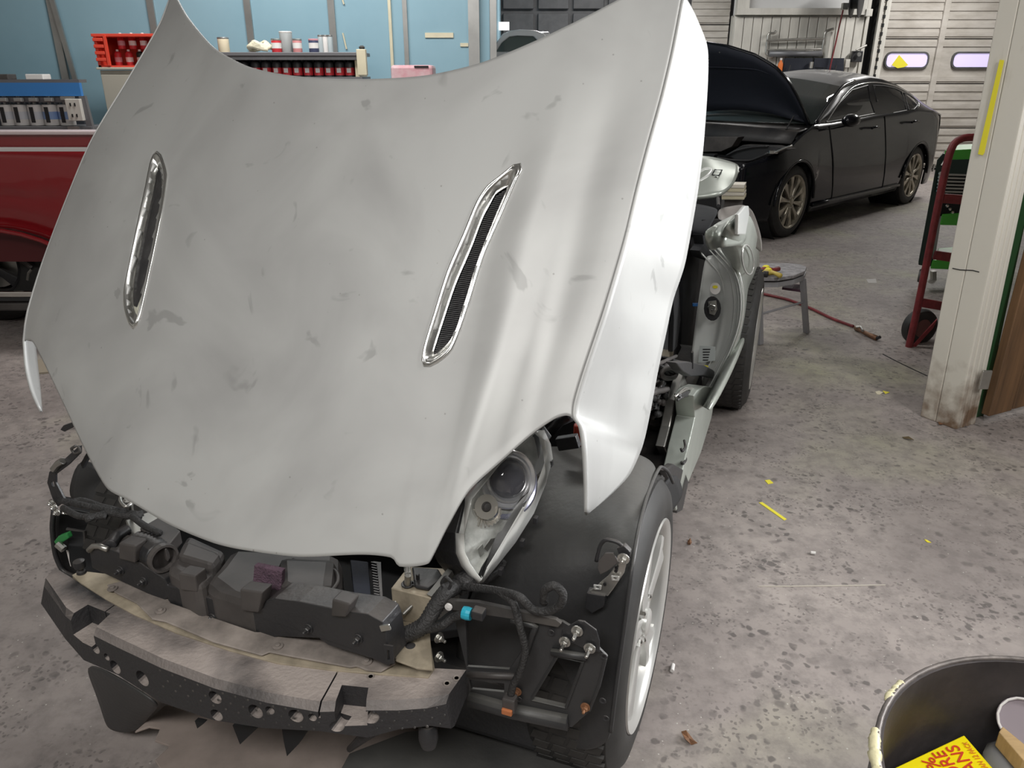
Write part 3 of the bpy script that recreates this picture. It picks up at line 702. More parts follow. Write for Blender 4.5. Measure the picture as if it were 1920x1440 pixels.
# --- engine bay seen under the nose of the hood
zplate('airbox', [(352, 1000), (422, 1032), (400, 1075), (378, 1098), (362, 1095), (312, 1066)], .585, .09, ENG, car, bevel=.012)
zplate('air_intake_cover', [(432, 1030), (640, 1040), (640, 1085), (622, 1122), (560, 1140), (470, 1126), (398, 1104), (380, 1090), (408, 1062)], .58, .10, ENG, car, bevel=.02)
zplate('intake_step', [(520, 1040), (632, 1044), (626, 1100), (560, 1118), (522, 1096)], .60, .05, ENG, car, bevel=.018)
zplate('airbox_step', [(345, 1010), (415, 1036), (398, 1060), (330, 1040)], .60, .05, ENG, car, bevel=.012)
MB().tube([hp(x, y, PZ(.59)) for x, y in ((548, 1050), (628, 1070), (634, 1090), (622, 1108), (602, 1128))], .004, 8, n=20).build('hose', ENG, car, smooth=True)
zplate('engine_bay_floor', [(120, 930), (330, 960), (760, 1000), (850, 960), (900, 1050), (860, 1180), (735, 1200), (500, 1190), (200, 1090), (130, 1050)], .42, .02, BLACK, car)
m = MB(); m.plate([hp(x, y, PZ(.56)) for x, y in ((656, 1048), (690, 1052), (700, 1160), (668, 1150))], (0, 0, -.05)); m.build('radiator_tank', NAVY, car, bevel=.004)
m = MB(); m.plate([hp(x, y, PZ(.565)) for x, y in ((700, 1052), (714, 1054), (720, 1168), (708, 1166))], (0, 0, -.02))
for k in range(22): m.box(hp(lerp(701, 711, k/21), lerp(1056, 1160, k/21), PZ(.567)), (.012, .003, .004), rz=-PSI)
m.build('toothed_strip', BLK, car)
MB().tube([hp(x, y, PZ(.6)) for x, y in ((300, 1042), (278, 1028), (255, 1022))], .026, 14, n=16, ribs=.16).build('intake_duct', BLK, car, smooth=True)
MB().lathe([(.030, 0), (.030, .012), (.025, .012), (.025, 0)], hp(303, 1044, PZ(.6)), hp(303, 1044, PZ(.6))-hp(285, 1030, PZ(.6)), 20).build('duct_mouth', ENG, car)
MB().tube([hp(x, y, PZ(.6)) for x, y in ((208, 1022), (220, 1005), (240, 992))], .010, 10, n=24, ribs=.25).build('ribbed_hose', BLK, car, smooth=True)
zplate('bay_bracket', [(235, 975), (290, 955), (330, 985), (312, 1010), (250, 1005)], .60, .03, STEEL, car)
zplate('bay_bracket', [(262, 990), (300, 968), (338, 995), (310, 1030)], .62, .03, ENG, car)
for a in ([(120, 945), (150, 938), (190, 950), (240, 962), (262, 970)], [(112, 938), (170, 950), (215, 958), (262, 965)], [(160, 975), (200, 962), (245, 968), (268, 962)], [(240, 962), (270, 985), (300, 1000)], [(118, 952), (150, 968), (200, 968)]):
    MB().tube([hp(x, y, PZ(.63)) for x, y in a], .007, 8, n=14).build('wiring_harness', WIRE, car, smooth=True)
MB().tube([hp(x, y, PZ(.65)) for x, y in ((228, 925), (226, 938), (236, 950), (250, 942))], .004, 8, n=12).build('hood_hinge_wire', STEEL, car, smooth=True)
MB().lathe([(.011, 0), (.012, .004), (.008, .008)], hp(242, 940, PZ(.65)), ZZ, 14).build('hood_bumper', STEEL, car)
MB().tube([hp(245, 945, PZ(.65)), hp(248, 972, PZ(.60))], .005, 8).build('hood_rod', STEEL, car)
# latch box (metal) right of the support panel
lb = [(735, 1100), (772, 1062), (830, 1070), (858, 1098), (812, 1120)]
zplate('latch_box_top', [(733, 1103), (765, 1062), (840, 1066), (860, 1092), (808, 1122)], .60, .003, BEIGE, car)
Q = vplane((735, 1104), (806, 1124), .60); qn = Q[1] if Q[1].dot(UD) > 0 else -Q[1]
MB().plate(onp([(733, 1103), (808, 1122), (804, 1180), (738, 1158)], Q), qn*.003).build('latch_box', BEIGE, car, bevel=.002)
Q2 = vplane((806, 1124), (858, 1096), .60); q2 = Q2[1]
MB().plate(onp([(808, 1122), (860, 1092), (858, 1130), (806, 1172)], Q2), VD*.003).build('latch_box_side', STEEL, car)
for x, y in ((742, 1128), (772, 1136)):
    p = hp(x, y, Q); MB().lathe([(.0035, 0), (.0035, .022), (.003, .023)], p, -qn*.8+ZZ*-.3+VD*-.3, 10).build('stud', STEEL, car)
for x, y in ((764, 1096), (784, 1094)): bolt(hp(x, y, PZ(.603)), ZZ, .008, car, BLK, stud=.02)
MB().tube([hp(x, y, PZ(.66)) for x, y in ((763, 1060), (765, 1078))]+[hp(764, 1094, PZ(.61))], .006, 10).build('hood_pin', STEEL, car)
zplate('latch_cover', [(772, 1062), (822, 1066), (832, 1082), (802, 1102), (778, 1098)], .612, .008, BLK, car, bevel=.003)
MB().beam(hp(806, 1120, PZ(.60)), hp(845, 1072, PZ(.62)), .012, .012).build('latch_rail', STEEL, car)
zplate('beam_end_plate', [(735, 1160), (805, 1172), (812, 1255), (780, 1252), (742, 1238)], .535, .004, BEIGE, car)
# corrugated trunk of the harness and its branches
def htube(pts, r, name='wiring_harness', mat=WIRE, ribs=0, n=26, seg=10, u=.07, parent=None, label=None):
    return MB().tube([hp(x, y, PU(u if len(p_) < 3 else p_[2])) for p_ in pts for x, y in [p_[:2]]], r, seg, n=n, ribs=ribs).build(name, mat, parent or car, smooth=True, label=label)
htube([(722, 1192, .05), (760, 1190, .05), (795, 1172, .06), (815, 1140, .08), (835, 1112, .1), (862, 1096, .14)], .0145, 'corrugated_loom', ribs=.10, n=60)
htube([(860, 1098, .13), (890, 1102, .12), (935, 1108, .10), (975, 1120, .08), (1000, 1144, .08), (1030, 1146, .08), (1052, 1132, .08), (1055, 1112, .08), (1040, 1098, .08), (1022, 1106, .08), (1020, 1130, .085)], .0075, n=60)
htube([(935, 1110, .10), (962, 1130, .08), (975, 1175, .07), (985, 1220, .065), (975, 1260, .06), (962, 1285, .06), (955, 1320, .06)], .0068, n=50)
htube([(800, 1180, .06), (830, 1172, .06), (850, 1158, .07), (876, 1150, .07), (905, 1148, .07)], .008, n=40)
htube([(838, 1112, .1), (846, 1092, .1), (836, 1082, .1), (828, 1094, .1), (838, 1106, .1)], .003, 'cable_tie')
htube([(860, 1098, .13), (882, 1085, .16), (900, 1078, .2)], .02, 'wiring_harness', n=16, ribs=.05)
htube([(870, 1100, .12), (905, 1092, .2), (935, 1072, .26), (948, 1052, .28)], .006, n=30)
MB().lathe([(.011, -.008), (.012, 0), (.011, .008)], hp(876, 1150, PU(.065)), VD, 14).build('teal_clip', TEALC, car)
MB().box(hp(898, 1150, PU(.065)), (.022, .02, .018), rz=-PSI).build('connector', BLK, car, bevel=.003)
cb = MB(); cb.box(hp(956, 1318, PU(.055)), (.024, .02, .03), rz=-PSI); cb.build('connector', ENG, car, bevel=.003)
MB().box(hp(953, 1330, PU(.05)), (.02, .02, .012), rz=-PSI).build('orange_clip', M('rust_orange', (.42, .14, .05), .5), car, bevel=.002)
# right headlight
HP0 = hp(900, 1096, PU(.15)); HPt = hp(1038, 840, PU(.40)); HPl = hp(862, 1000, PU(.16))
hn = (HPt-HP0).cross(HPl-HP0).normalized()
if hn.dot(UD) > 0: hn = -hn      # towards the viewer
HPL = (HP0, hn)
hl_out = [(857, 1000), (858, 1038), (868, 1062), (884, 1082), (897, 1096), (910, 1092), (935, 1062), (970, 1018), (1005, 962), (1028, 905), (1040, 860), (1036, 832), (1024, 806), (1000, 806), (930, 862), (875, 930)]
hl_lens = [(864, 1000), (864, 1034), (874, 1056), (888, 1076), (897, 1086), (906, 1064), (930, 1026), (965, 968), (998, 912), (1014, 868), (1010, 840), (1005, 820), (996, 812), (932, 868), (878, 935)]
def hpl(l, lift=0): return [p+hn*lift for p in onp(l, HPL)]
hb = MB().plate(hpl(hl_out, -.008), -hn*.09).build('headlight', BLK, car, bevel=.003, label='clear projector headlight hanging on the fender liner')
MB().grid([[a, b] for a, b in zip(hpl(hl_out+hl_out[:1], -.006), hpl(hl_lens+hl_lens[:1], .012))]).build('lens_flange', M('lens_flange', (.72, .72, .69), .25, .1, coat=.6), hb, smooth=30, solid=.002)
MB().plate(hpl(hl_lens, -.0065), -hn*.001).build('reflector', M('reflector', (.58, .58, .55), .25, .15, var=.5, scale=14, bump=.6, bscale=9), hb)
def offs(l, k):
    cx = sum(p[0] for p in l)/len(l); cy = sum(p[1] for p in l)/len(l); return [(cx+(x-cx)*k, cy+(y-cy)*k) for x, y in l]
MB().grid([hpl(offs(hl_lens, k)+offs(hl_lens, k)[:1], lf) for k, lf in ((1, .012), (.92, .013), (.5, .016), (.2, .017), (.01, .017))]).build('lens', GLASS, hb, smooth=True)
pc = hp(951, 898, HPL)
ax = (hn+UD*-.3+ZZ*.1).normalized()
MB().lathe([(.056, -.003), (.058, .006), (.055, .010), (.050, .006), (.046, .003), (.046, .009), (.042, .012), (.036, .006)], pc, ax, 40, cap=False).build('projector_ring', M('ring_chrome', (.8, .8, .82), .25, .7), hb, smooth=40)
MB().lathe([(.058, -.003), (.064, .0), (.067, .004), (.063, .007), (.057, .004)], pc-RT*.004-UPV*.010, ax, 40, cap=False).build('outer_ring', M('blue_chrome', (.45, .46, .6), .25, .7), hb, smooth=40)
MB().lathe([(.040, .003), (.035, .013), (.025, .020), (.012, .023), (0, .024)], pc, ax, 32).build('projector_lens', SMOKE, hb, smooth=True)
bc = hp(910, 950, HPL)
MB().lathe([(.011, 0), (.010, .006), (.007, .008), (.007, .012), (0, .014)], bc, ax, 20).build('bulb_holder', ENG, hb, smooth=40)
MB().lathe([(.024, .006), (.018, .0), (.012, -.002)], bc, ax, 14).build('bulb_bowl', M('bowl_chrome', (.72, .68, .62), .25, .6), hb)
fl = MB()
for k in range(15):
    a0 = math.radians(200+k*10); p = bc+(RT*math.cos(a0)+UPV*math.sin(a0))*.026
    fl.box(p+hn*.004-UPV*.004, (.005, .003, .022), rz=k*.3, ry=k*.2)
fl.build('reflector_flutes', M('flute_chrome', (.78, .74, .68), .2, .6), hb)
for poly in ([(893, 1030), (903, 1020), (906, 1038), (898, 1045)], [(905, 1028), (918, 1010), (928, 1008), (912, 1034)]):
    MB().plate(hpl(poly, .004), -hn*.003).build('reflector_facet', CHROME, hb)
MB().beam(hp(906, 1066, HPL)+hn*.010, hp(975, 950, HPL)+hn*.012, .005, .004, up=hn).build('side_reflector', M('pale_strip', (.75, .75, .72), .2, .3), hb, bevel=.002)
for x, y in ((1038, 868), (1010, 975), (985, 1018), (945, 1072)): MB().box(hp(x, y, HPL)-hn*.01, (.008, .012, .014), rz=-PSI).build('housing_clip', BLK, hb, bevel=.001)
MB().beam(hp(1022, 800, HPL)-hn*.02, hp(1038, 822, HPL)-hn*.02, .014, .02, up=hn).build('housing_ear', BLK, hb, bevel=.003)
# bits of the bay above the liner, framed by the hood cut-out
MB().beam(hp(1046, 832, PU(.52)), hp(1085, 826, PU(.52)), .02, .03).build('relay_box', BLK, car, bevel=.003)
MB().box(hp(1084, 815, PU(.55)), (.02, .02, .05)).build('red_cover', M('red_cap', (.55, .05, .02), .5), car, bevel=.004)
MB().tube([hp(x, y, PU(.6)) for x, y in ((1028, 815), (1050, 790), (1072, 780))], .012, 10).build('hose', BLK, car, smooth=True)
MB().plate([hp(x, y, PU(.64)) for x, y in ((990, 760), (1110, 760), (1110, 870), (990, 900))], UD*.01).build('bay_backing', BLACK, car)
# --- right fender liner
LN = [[(1005, 835, .56), (1060, 838, .58), (1110, 838, .6), (1160, 842, .60), (1205, 852, .60), (1238, 876, .62)],
      [(985, 880, .48), (1050, 875, .50), (1110, 880, .50), (1160, 888, .50), (1195, 900, .49), (1217, 920, .48)],
      [(950, 950, .38), (1030, 950, .38), (1100, 950, .36), (1150, 955, .32), (1180, 968, .30), (1199, 985, .28)],
      [(905, 1060, .30), (990, 1050, .27), (1070, 1050, .24), (1120, 1050, .22), (1155, 1055, .20), (1186, 1060, .18)],
      [(870, 1150, .26), (960, 1150, .22), (1050, 1150, .20), (1110, 1155, .18), (1150, 1160, .16), (1172, 1165, .15)],
      [(850, 1250, .24), (950, 1260, .20), (1040, 1265, .19), (1100, 1270, .17), (1135, 1270, .15), (1158, 1265, .14)],
      [(850, 1320, .24), (930, 1345, .20), (1010, 1362, .20), (1060, 1375, .18), (1105, 1385, .16), (1145, 1372, .14)],
      [(900, 1335, .24), (950, 1360, .22), (1010, 1385, .21), (1060, 1400, .19), (1100, 1410, .17), (1138, 1396, .15)]]
gmesh(LN, PU, 'fender_liner', LINER, car, sub=3, label='large black wheel housing liner with dust on top')
MB().tube([hp(x, y, PU(u)) for x, y, u in ((1145, 1372, .135), (1158, 1265, .135), (1172, 1165, .145), (1186, 1060, .175), (1199, 985, .275), (1217, 920, .475), (1238, 876, .615), (1252, 884, .66), (1262, 905, .7))], .004, 8, n=60).build('liner_lip', LINER, car, smooth=True)
# inner wall of the wheel housing above the tyre, and black strut end beside it
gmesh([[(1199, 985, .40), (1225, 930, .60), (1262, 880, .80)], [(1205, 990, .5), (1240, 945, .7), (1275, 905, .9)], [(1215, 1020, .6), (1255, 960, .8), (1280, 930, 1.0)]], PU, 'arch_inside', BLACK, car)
MB().plate([hp(x, y, PV(.60)) for x, y in ((1232, 880), (1250, 868), (1272, 880), (1280, 900), (1268, 955), (1258, 960), (1250, 915))], VD*.02).build('fender_bracket', BLK, car, bevel=.004)
# front apron plate with its window, bracket and studs
AP = PU(.10)
def ap(name, poly, mat, th=.004, lift=0, holes=(), bevel=.002, label=None, parent=None):
    return MB().plate([hp(x, y, AP)-UD*lift for x, y in poly], UD*th, [[hp(x, y, AP)-UD*lift for x, y in h] for h in holes]).build(name, mat, parent or car, bevel=bevel, label=label)
apn = ap('apron_plate', [(845, 1130), (905, 1138), (1000, 1150), (1055, 1166), (1078, 1180), (1122, 1215), (1139, 1232), (1125, 1290), (1108, 1332), (1072, 1364), (960, 1350), (880, 1322), (878, 1270)], LINER, .006,
   holes=[[(1046, 1228), (1094, 1238), (1062, 1324), (998, 1309)], [(872, 1150), (965, 1160), (1000, 1175), (985, 1210), (955, 1255), (876, 1250)], [(880, 1275), (945, 1282), (945, 1298), (884, 1292)]])
MB().tube([hp(x, y, AP)-UD*.003 for x, y in ((1046, 1228), (1094, 1238), (1062, 1324), (998, 1309))], .003, 6, closed=True).build('window_rim', LINER, apn)
MB().tube([hp(x, y, AP)-UD*.006 for x, y in ((1036, 1218), (1102, 1228))], .007, 8).build('pressed_rib', LINER, apn, smooth=True)
MB().tube([hp(x, y, AP)-UD*.004 for x, y in ((960, 1160), (1005, 1172), (1000, 1185), (988, 1222))], .006, 8, n=12).build('pressed_rib', LINER, apn, smooth=True)
MB().tube([hp(x, y, AP)-UD*.002 for x, y in ((882, 1308), (960, 1330), (1066, 1352))], .016, 12).build('lower_rail', LINER, car, smooth=True)
MB().tube([hp(x, y, AP)-UD*.003 for x, y in ((1136, 1232), (1122, 1288), (1106, 1330))], .003, 6).build('plate_edge', LINER, apn)
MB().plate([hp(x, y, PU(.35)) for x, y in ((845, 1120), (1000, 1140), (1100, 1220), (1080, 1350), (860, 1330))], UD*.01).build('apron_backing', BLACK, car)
ap('apron_upper_rail', [(836, 1118), (900, 1122), (975, 1138), (1046, 1154), (1056, 1162), (1050, 1168), (960, 1152), (880, 1140), (838, 1134)], DKPL, .008, .012, label='grey upper rail of the apron')
ap('clip_plate', [(1058, 1172), (1088, 1154), (1100, 1156), (1122, 1172), (1128, 1192), (1128, 1214), (1095, 1205), (1056, 1186)], BLK, .004, .014)
for x, y in ((1088, 1170), (1065, 1190), (1111, 1202)): bolt(hp(x, y, AP)-UD*.018, -UD, .007, apn, STEEL, stud=.024)
for x, y in ((971, 1293), (1099, 1322)): bolt(hp(x, y, AP)-UD*.004, -UD, .006, apn, M('rusty_bolt', (.25, .12, .06), .7, .4), stud=.016)
for x, y in ((1035, 1183), (1133, 1227), (1131, 1310), (1137, 1343), (975, 1308)): MB().lathe([(.003, 0), (.006, .001), (.0065, 0)], hp(x, y, AP)-UD*.005, -UD, 12).build('plate_hole', BLK, apn)
for x, y in ((822, 1195), (822, 1231)): bolt(hp(x, y, PU(.07)), VD-UD*.4, .007, car, STEEL, stud=.018)
MB().tube([hp(x, y, PU(.09)) for x, y in ((874, 1264), (965, 1268))], .006, 10).build('tie_bar', ENG, car, smooth=True)
MB().lathe([(.007, 0), (.007, .004), (0, .005)], hp(848, 1128, AP)-UD*.014, -UD, 12).build('rail_button', WLAB, car)
# side marker bracket on the liner
def lp(name, poly, mat, u=.19, th=.004, holes=(), parent=None, label=None):
    return MB().plate([hp(x, y, PU(u)) for x, y in poly], UD*th, [[hp(x, y, PU(u)) for x, y in h] for h in holes]).build(name, mat, parent or car, bevel=.0015, label=label)
br = lp('fender_bracket', [(1128, 1090), (1140, 1080), (1162, 1052), (1178, 1042), (1170, 1075), (1150, 1105), (1140, 1118), (1112, 1115), (1105, 1108), (1118, 1100)], STEEL, .165, label='slotted grey metal bracket on the liner')
lp('marker_cover', [(1122, 1052), (1135, 1037), (1150, 1037), (1160, 1055), (1138, 1072), (1125, 1078), (1120, 1066)], ENG, .15)
lp('bracket_ear', [(1156, 1028), (1170, 1024), (1182, 1036), (1180, 1046), (1160, 1042)], BLK, .15, .012)
bolt(hp(1169, 1047, PU(.145)), -UD, .007, br, STEEL)
for x, y in ((1153, 1085), (1120, 1102)): lp('nut_clip', [(x-8, y-5), (x+8, y-3), (x+7, y+5), (x-7, y+4)], ALLOY, .158, .004, [[(x-3, y-2), (x+3, y-2), (x+2, y+2), (x-3, y+2)]], br)
for x, y in ((1155, 1070), (1134, 1095), (1156, 1064)): MB().lathe([(.003, 0), (.003, .002)], hp(x, y, PU(.163)), -UD, 10).build('bracket_hole', BLACK, br)
lp('bracket_foot', [(1100, 1112), (1135, 1118), (1132, 1138), (1110, 1150), (1096, 1140)], BLK, .16, .02)
MB().tube([hp(x, y, PU(.155)) for x, y in ((1118, 1052), (1126, 1022), (1136, 1012), (1160, 1018), (1176, 1035))], .0035, 8, n=14).build('liner_ridge', BLK, car, smooth=True)
# --- wheels
def wheel(name, c, label, R=.335, W=.20, spokes=5, mat=ALLOY, rr=.235, axis=VD, up=0, parent=None, wide=1.0, treadon=True, tm=None):
    """axis points outwards; c = centre of the outer face"""
    parent = parent or car
    r = root(name, c, None, None); r.parent = parent; r.matrix_parent_inverse = Matrix.Translation(-parent.location); r['label'] = label
    a = V(axis)
    def bld(m, nm, mt, **k): 
        o = m.build(nm, mt, None, **k); o.parent = r; o.matrix_parent_inverse = Matrix.Translation(-r.location); return o
    prof = [(rr, -W+.01), (rr+.02, -W), (R-.03, -W+.002), (R-.008, -W+.02), (R, -W+.045), (R+.001, -W/2), (R, -.045), (R-.008, -.02), (R-.03, -.004), (rr+.03, .004), (rr+.008, 0), (rr, -.008)]
    bld(MB().lathe(prof, c, a, 64, cap=False), 'tyre', RUBBER, smooth=35)
    tread = MB(); x = a.cross(ZZ).normalized(); y = ZZ
    for k in range(60):
        an = 2*math.pi*k/60; d = x*math.cos(an)+y*math.sin(an); t_ = -x*math.sin(an)+y*math.cos(an)
        for w0, w1 in ((-W+.03, -W+.062), (-W+.07, -W+.098), (-W+.106, -W+.134), (-W+.142, -.026)):
            p = c + d*(R+.0015) + a*(w0+w1)/2
            u1, u2 = a*(w1-w0)/2, t_*(.0135)+a*.004
            q = [p-u1-u2, p+u1-u2, p+u1+u2, p-u1+u2]
            tread.add([v_ for v_ in q]+[v_-d*.008 for v_ in q], [(0, 1, 2, 3), (0, 4, 5, 1), (1, 5, 6, 2), (2, 6, 7, 3), (3, 7, 4, 0)])
    if treadon: bld(tread, 'tread_blocks', RUBBERD)['kind'] = 'stuff'
    bld(MB().lathe([(rr-.018, -W+.02), (rr-.02, -.06), (rr-.014, -.012), (rr-.004, -.001), (rr+.004, .004), (rr+.006, 0), (rr, -.01)], c, a, 64, cap=False), 'rim', mat, smooth=40)
    bld(MB().lathe([(0, -.075), (.16, -.075), (.16, -.085), (0, -.085)], c, a, 32), 'brake_disc', STEEL)
    bld(MB().lathe([(rr-.02, -W+.03), (0, -W+.03)], c, a, 32), 'dark_well', BLACK)
    bld(MB().lathe([(0, .002), (.026, .0), (.032, -.004), (.034, -.03)], c, a, 24), 'hub_cap', mat, smooth=40)
    for k in range(spokes):
        an = 2*math.pi*k/spokes+up; 
        def P(rad, off, dep): return c + (x*math.cos(an+off/rad)+y*math.sin(an+off/rad))*rad + a*dep
        rowsS = []
        for rad, hw, dp in ((.028, .022, -.008), (.07, .024, -.012), (.12, .026, -.010), (.17, .033, -.008), (.205, .045, -.008), (rr-.008, .058, -.01)):
            rowsS.append([P(rad, -hw*wide, dp-.03), P(rad, -hw*wide, dp-.004), P(rad, -hw*.7*wide, dp), P(rad, 0, dp-.005), P(rad, hw*.7*wide, dp), P(rad, hw*wide, dp-.004), P(rad, hw*wide, dp-.03)])
        bld(MB().grid(rowsS), 'spoke', mat, smooth=50)
        lu = c+(x*math.cos(an+.63)+y*math.sin(an+.63))*.055+a*-.02
        bld(MB().lathe([(.009, 0), (.009, .012), (.004, .015)], lu, a, 6), 'lug_nut', CHROME)
    return r
WC = hp(1218, 1168, PZ(.335)); wv = (WC-O).dot(VD); wu = (WC-O).dot(UD)
wheel('front_wheel', WC, 'large silver five-spoke front wheel in the foreground', up=.3)
RWC = C(wu+2.19, wv+.075, .335)
wheel('rear_wheel', RWC, 'silver rear wheel under the door opening', up=.1)
wheel('front_wheel', C(wu, -wv-.05, .335), 'far side front wheel', axis=-VD)
wheel('rear_wheel', C(wu+2.19, -wv-.05, .335), 'far side rear wheel', axis=-VD)
# --- right side of the engine bay and fender rail, seen past the hood
def side(name, poly, v, mat, th=.02, label=None, bevel=.003, parent=None, holes=()):
    return MB().plate([hp(x, y, PV(v)) for x, y in poly], -VD*th, [[hp(x, y, PV(v)) for x, y in h] for h in holes]).build(name, mat, parent or car, bevel=bevel, label=label)
side('bay_side', [(1150, 620), (1250, 600), (1305, 700), (1290, 800), (1262, 905), (1200, 900), (1150, 870)], .42, BLACK, .02)
side('rocker_panel', [(1301, 742), (1308, 732), (1322, 724), (1336, 726), (1342, 735), (1334, 783), (1313, 852), (1288, 911), (1268, 958), (1265, 942), (1274, 911), (1287, 852), (1303, 783)], .62, GREENSIL, .06, 'pale silver sill along the floor')
side('fender_rail', [(1282, 700), (1296, 742), (1300, 790), (1284, 852), (1272, 918), (1264, 905), (1252, 850), (1246, 838), (1256, 800), (1266, 750)], .55, STEEL, .03, 'scraped metal fender rail')
side('rail_edge', [(1290, 750), (1296, 760), (1284, 860), (1274, 930), (1268, 920), (1276, 850)], .58, BLK, .01)
for x, y in ((1283, 838), (1284, 862)):
    MB().tube([hp(x, y-12, PV(.61)), hp(x+2, y, PV(.62)), hp(x-4, y+8, PV(.62)), hp(x-6, y+4, PV(.61))], .004, 6, n=10).build('wire_hook', BLK, car, smooth=True)
rs = hp(1230, 800, PV(.47))
MB().lathe([(.0, .052), (.03, .05), (.034, .044), (.034, .036), (.028, .034), (.026, .0), (.018, -.05), (.022, -.08), (.03, -.12)], rs-ZZ*.03, ZZ-UD*.1, 20).build('washer_filler', DUSTY, car, smooth=40, label='grey filler neck with flat cap')
MB().box(rs+ZZ*.018+VD*.035, (.03, .012, .005), rz=-PSI).build('cap_tab', ENG, car)
MB().lathe([(.020, -.04), (.022, 0), (.016, .02), (.006, .03)], hp(1202, 845, PV(.46)), -UD+ZZ*.5, 16).build('strut_mount', ENG, car, smooth=40)
random.seed(3)
for k in range(26):
    x0, y0 = random.uniform(1208, 1258), random.uniform(680, 780)
    pts = [(x0+random.uniform(-22, 24)*q/2+random.uniform(-8, 8), y0+random.uniform(-18, 22)*q/2) for q in range(4)]
    MB().tube([hp(x, y, PV(.49+random.uniform(-.03, .04))) for x, y in pts], random.choice((.004, .006, .010)), 8, n=14, ribs=random.choice((0, .15))).build('bay_hose', random.choice((BLK, WIRE, ENG, ENG)), car, smooth=True)
for px, py, r in ((1235, 716, .013), (1216, 760, .016), (1252, 742, .014), (1228, 700, .010)):
    MB().lathe([(r, 0), (r*1.1, .006), (r*.6, .008), (r*.5, .002)], hp(px, py, PV(.50)), VD-UD*.6+ZZ*.3, 14).build('bay_fitting', ENG, car, smooth=40)
rg = [hp(1254+math.cos(t*.4)*14, 700+math.sin(t*.4)*10, PV(.53)) for t in range(16)]
MB().tube(rg, .008, 8, closed=True).build('hose_ring', DKPL, car, smooth=True)
side('bulkhead_block', [(1262, 672), (1282, 678), (1300, 700), (1300, 728), (1280, 722), (1268, 705)], .50, BLK, .05)
side('beige_block', [(1233, 652), (1264, 656), (1262, 672), (1236, 668)], .42, BEIGE, .04)
side('mirror_bracket', [(1268, 680), (1290, 678), (1320, 684), (1338, 694), (1344, 702), (1338, 710), (1318, 704), (1296, 706), (1280, 696)], .60, BLK, .03, 'black hinge arm')
MB().tube([hp(1298, 660, PV(.6)), hp(1298, 690, PV(.6))], .004, 8).build('pin', BLK, car)
for k in range(9):
    pts = [(1270+random.uniform(-6, 6), 745+random.uniform(-6, 6)), (1290+random.uniform(-8, 8), 735+random.uniform(-8, 8)), (1312+random.uniform(-4, 4), 742+random.uniform(-8, 10))]
    MB().tube([hp(x, y, PV(.60)) for x, y in pts], .0035, 6, n=10).build('bay_wire', random.choice((BLK, STEEL, WIRE)), car, smooth=True)
MB().tube([hp(x, y, PV(.60)) for x, y in ((1306, 745), (1302, 765), (1298, 780), (1290, 798))], [.010, .012, .008, .010], 10).build('plug', BLK, car, smooth=True)
# windscreen corner and cabin interior
side('windscreen_corner', [(1244, 560), (1266, 600), (1272, 640), (1250, 655), (1236, 640)], .40, M('pale_glass', (.5, .56, .52), .15), .01)
side('screen_trim', [(1262, 510), (1272, 520), (1276, 600), (1270, 650), (1262, 660), (1264, 600)], .44, BLK, .02)
side('cabin_side', [(1230, 420), (1322, 400), (1325, 470), (1318, 560), (1300, 690), (1268, 680), (1255, 560), (1240, 520)], .36, BLACK, .02)
side('seat_side', [(1282, 448), (1302, 440), (1314, 470), (1300, 600), (1286, 660), (1276, 660), (1280, 560)], .40, CLOTH, .05)
side('seat_belt_pillar', [(1296, 410), (1318, 405), (1318, 440), (1300, 445)], .42, BLK, .04)
MB().box(hp(1305, 571, PV(.46)), (.03, .015, .012)).build('blue_plug', BLUEC, car)
# --- rear quarter: door jamb and outer skin
J = lambda k: PU(k)
ju = 2.12
inn_ = [(1322, 480), (1316, 520), (1310, 560), (1303, 610), (1297, 660), (1292, 700)]
mid_ = [(1340, 478), (1352, 510), (1355, 560), (1348, 620), (1332, 680), (1312, 730)]
lip_ = [(1347, 464), (1384, 508), (1394, 565), (1386, 625), (1352, 698), (1316, 762)]
jr = []
for a, b, c in zip(inn_, mid_, lip_):
    jr.append([(a[0], a[1], ju+.08), (lerp(a[0], b[0], .5), lerp(a[1], b[1], .5), ju+.085), (b[0], b[1], ju+.08), (b[0]+3, b[1], ju+.06), (lerp(b[0], c[0], .55), lerp(b[1], c[1], .55), ju+.055), (c[0]-5, c[1], ju+.05), (c[0]-3, c[1]-1, ju+.02), (c[0], c[1], ju)])
gmesh(jr, PU, 'door_jamb', SILVER, car, sub=2, label='shiny silver door jamb with striker')
for off, r in ((0, .0035), (-9, .003), (-17, .0025), (-34, .003)):
    MB().tube([hp(c[0]+off, c[1]+abs(off)*.25, PU(ju+.02+abs(off)*.0012)) for c in lip_], r, 8, n=30).build('jamb_bead', SILVER if off else ALLOY, car, smooth=True)
def jp(name, poly, mat, lift=.0, th=.003, label=None): return MB().plate([hp(x, y, PU(ju+.045-lift)) for x, y in poly], -UD*th).build(name, mat, car, bevel=.001, label=label)
ell = lambda cx, cy, rx, ry, n=18, rot=0: [(cx+rx*math.cos(2*math.pi*k/n), cy+ry*math.sin(2*math.pi*k/n)) for k in range(n)]
jp('striker_pad', ell(1336, 578, 16, 23), BLK, .02, .006)
jp('striker_plate', [(1328, 565), (1343, 563), (1345, 580), (1340, 591), (1330, 588)], STEEL, .03)
MB().tube([hp(x, y, PU(ju)) for x, y in ((1327, 577), (1333, 571), (1341, 574), (1341, 580), (1333, 582))], .004, 8).build('striker_loop', CHROME, car, smooth=True)
jp('round_sticker', ell(1341, 541, 10, 11), WLAB, .02, .001, 'white round warning sticker')
jp('sticker_print', ell(1341, 538, 5, 3), YEL, .022, .001)
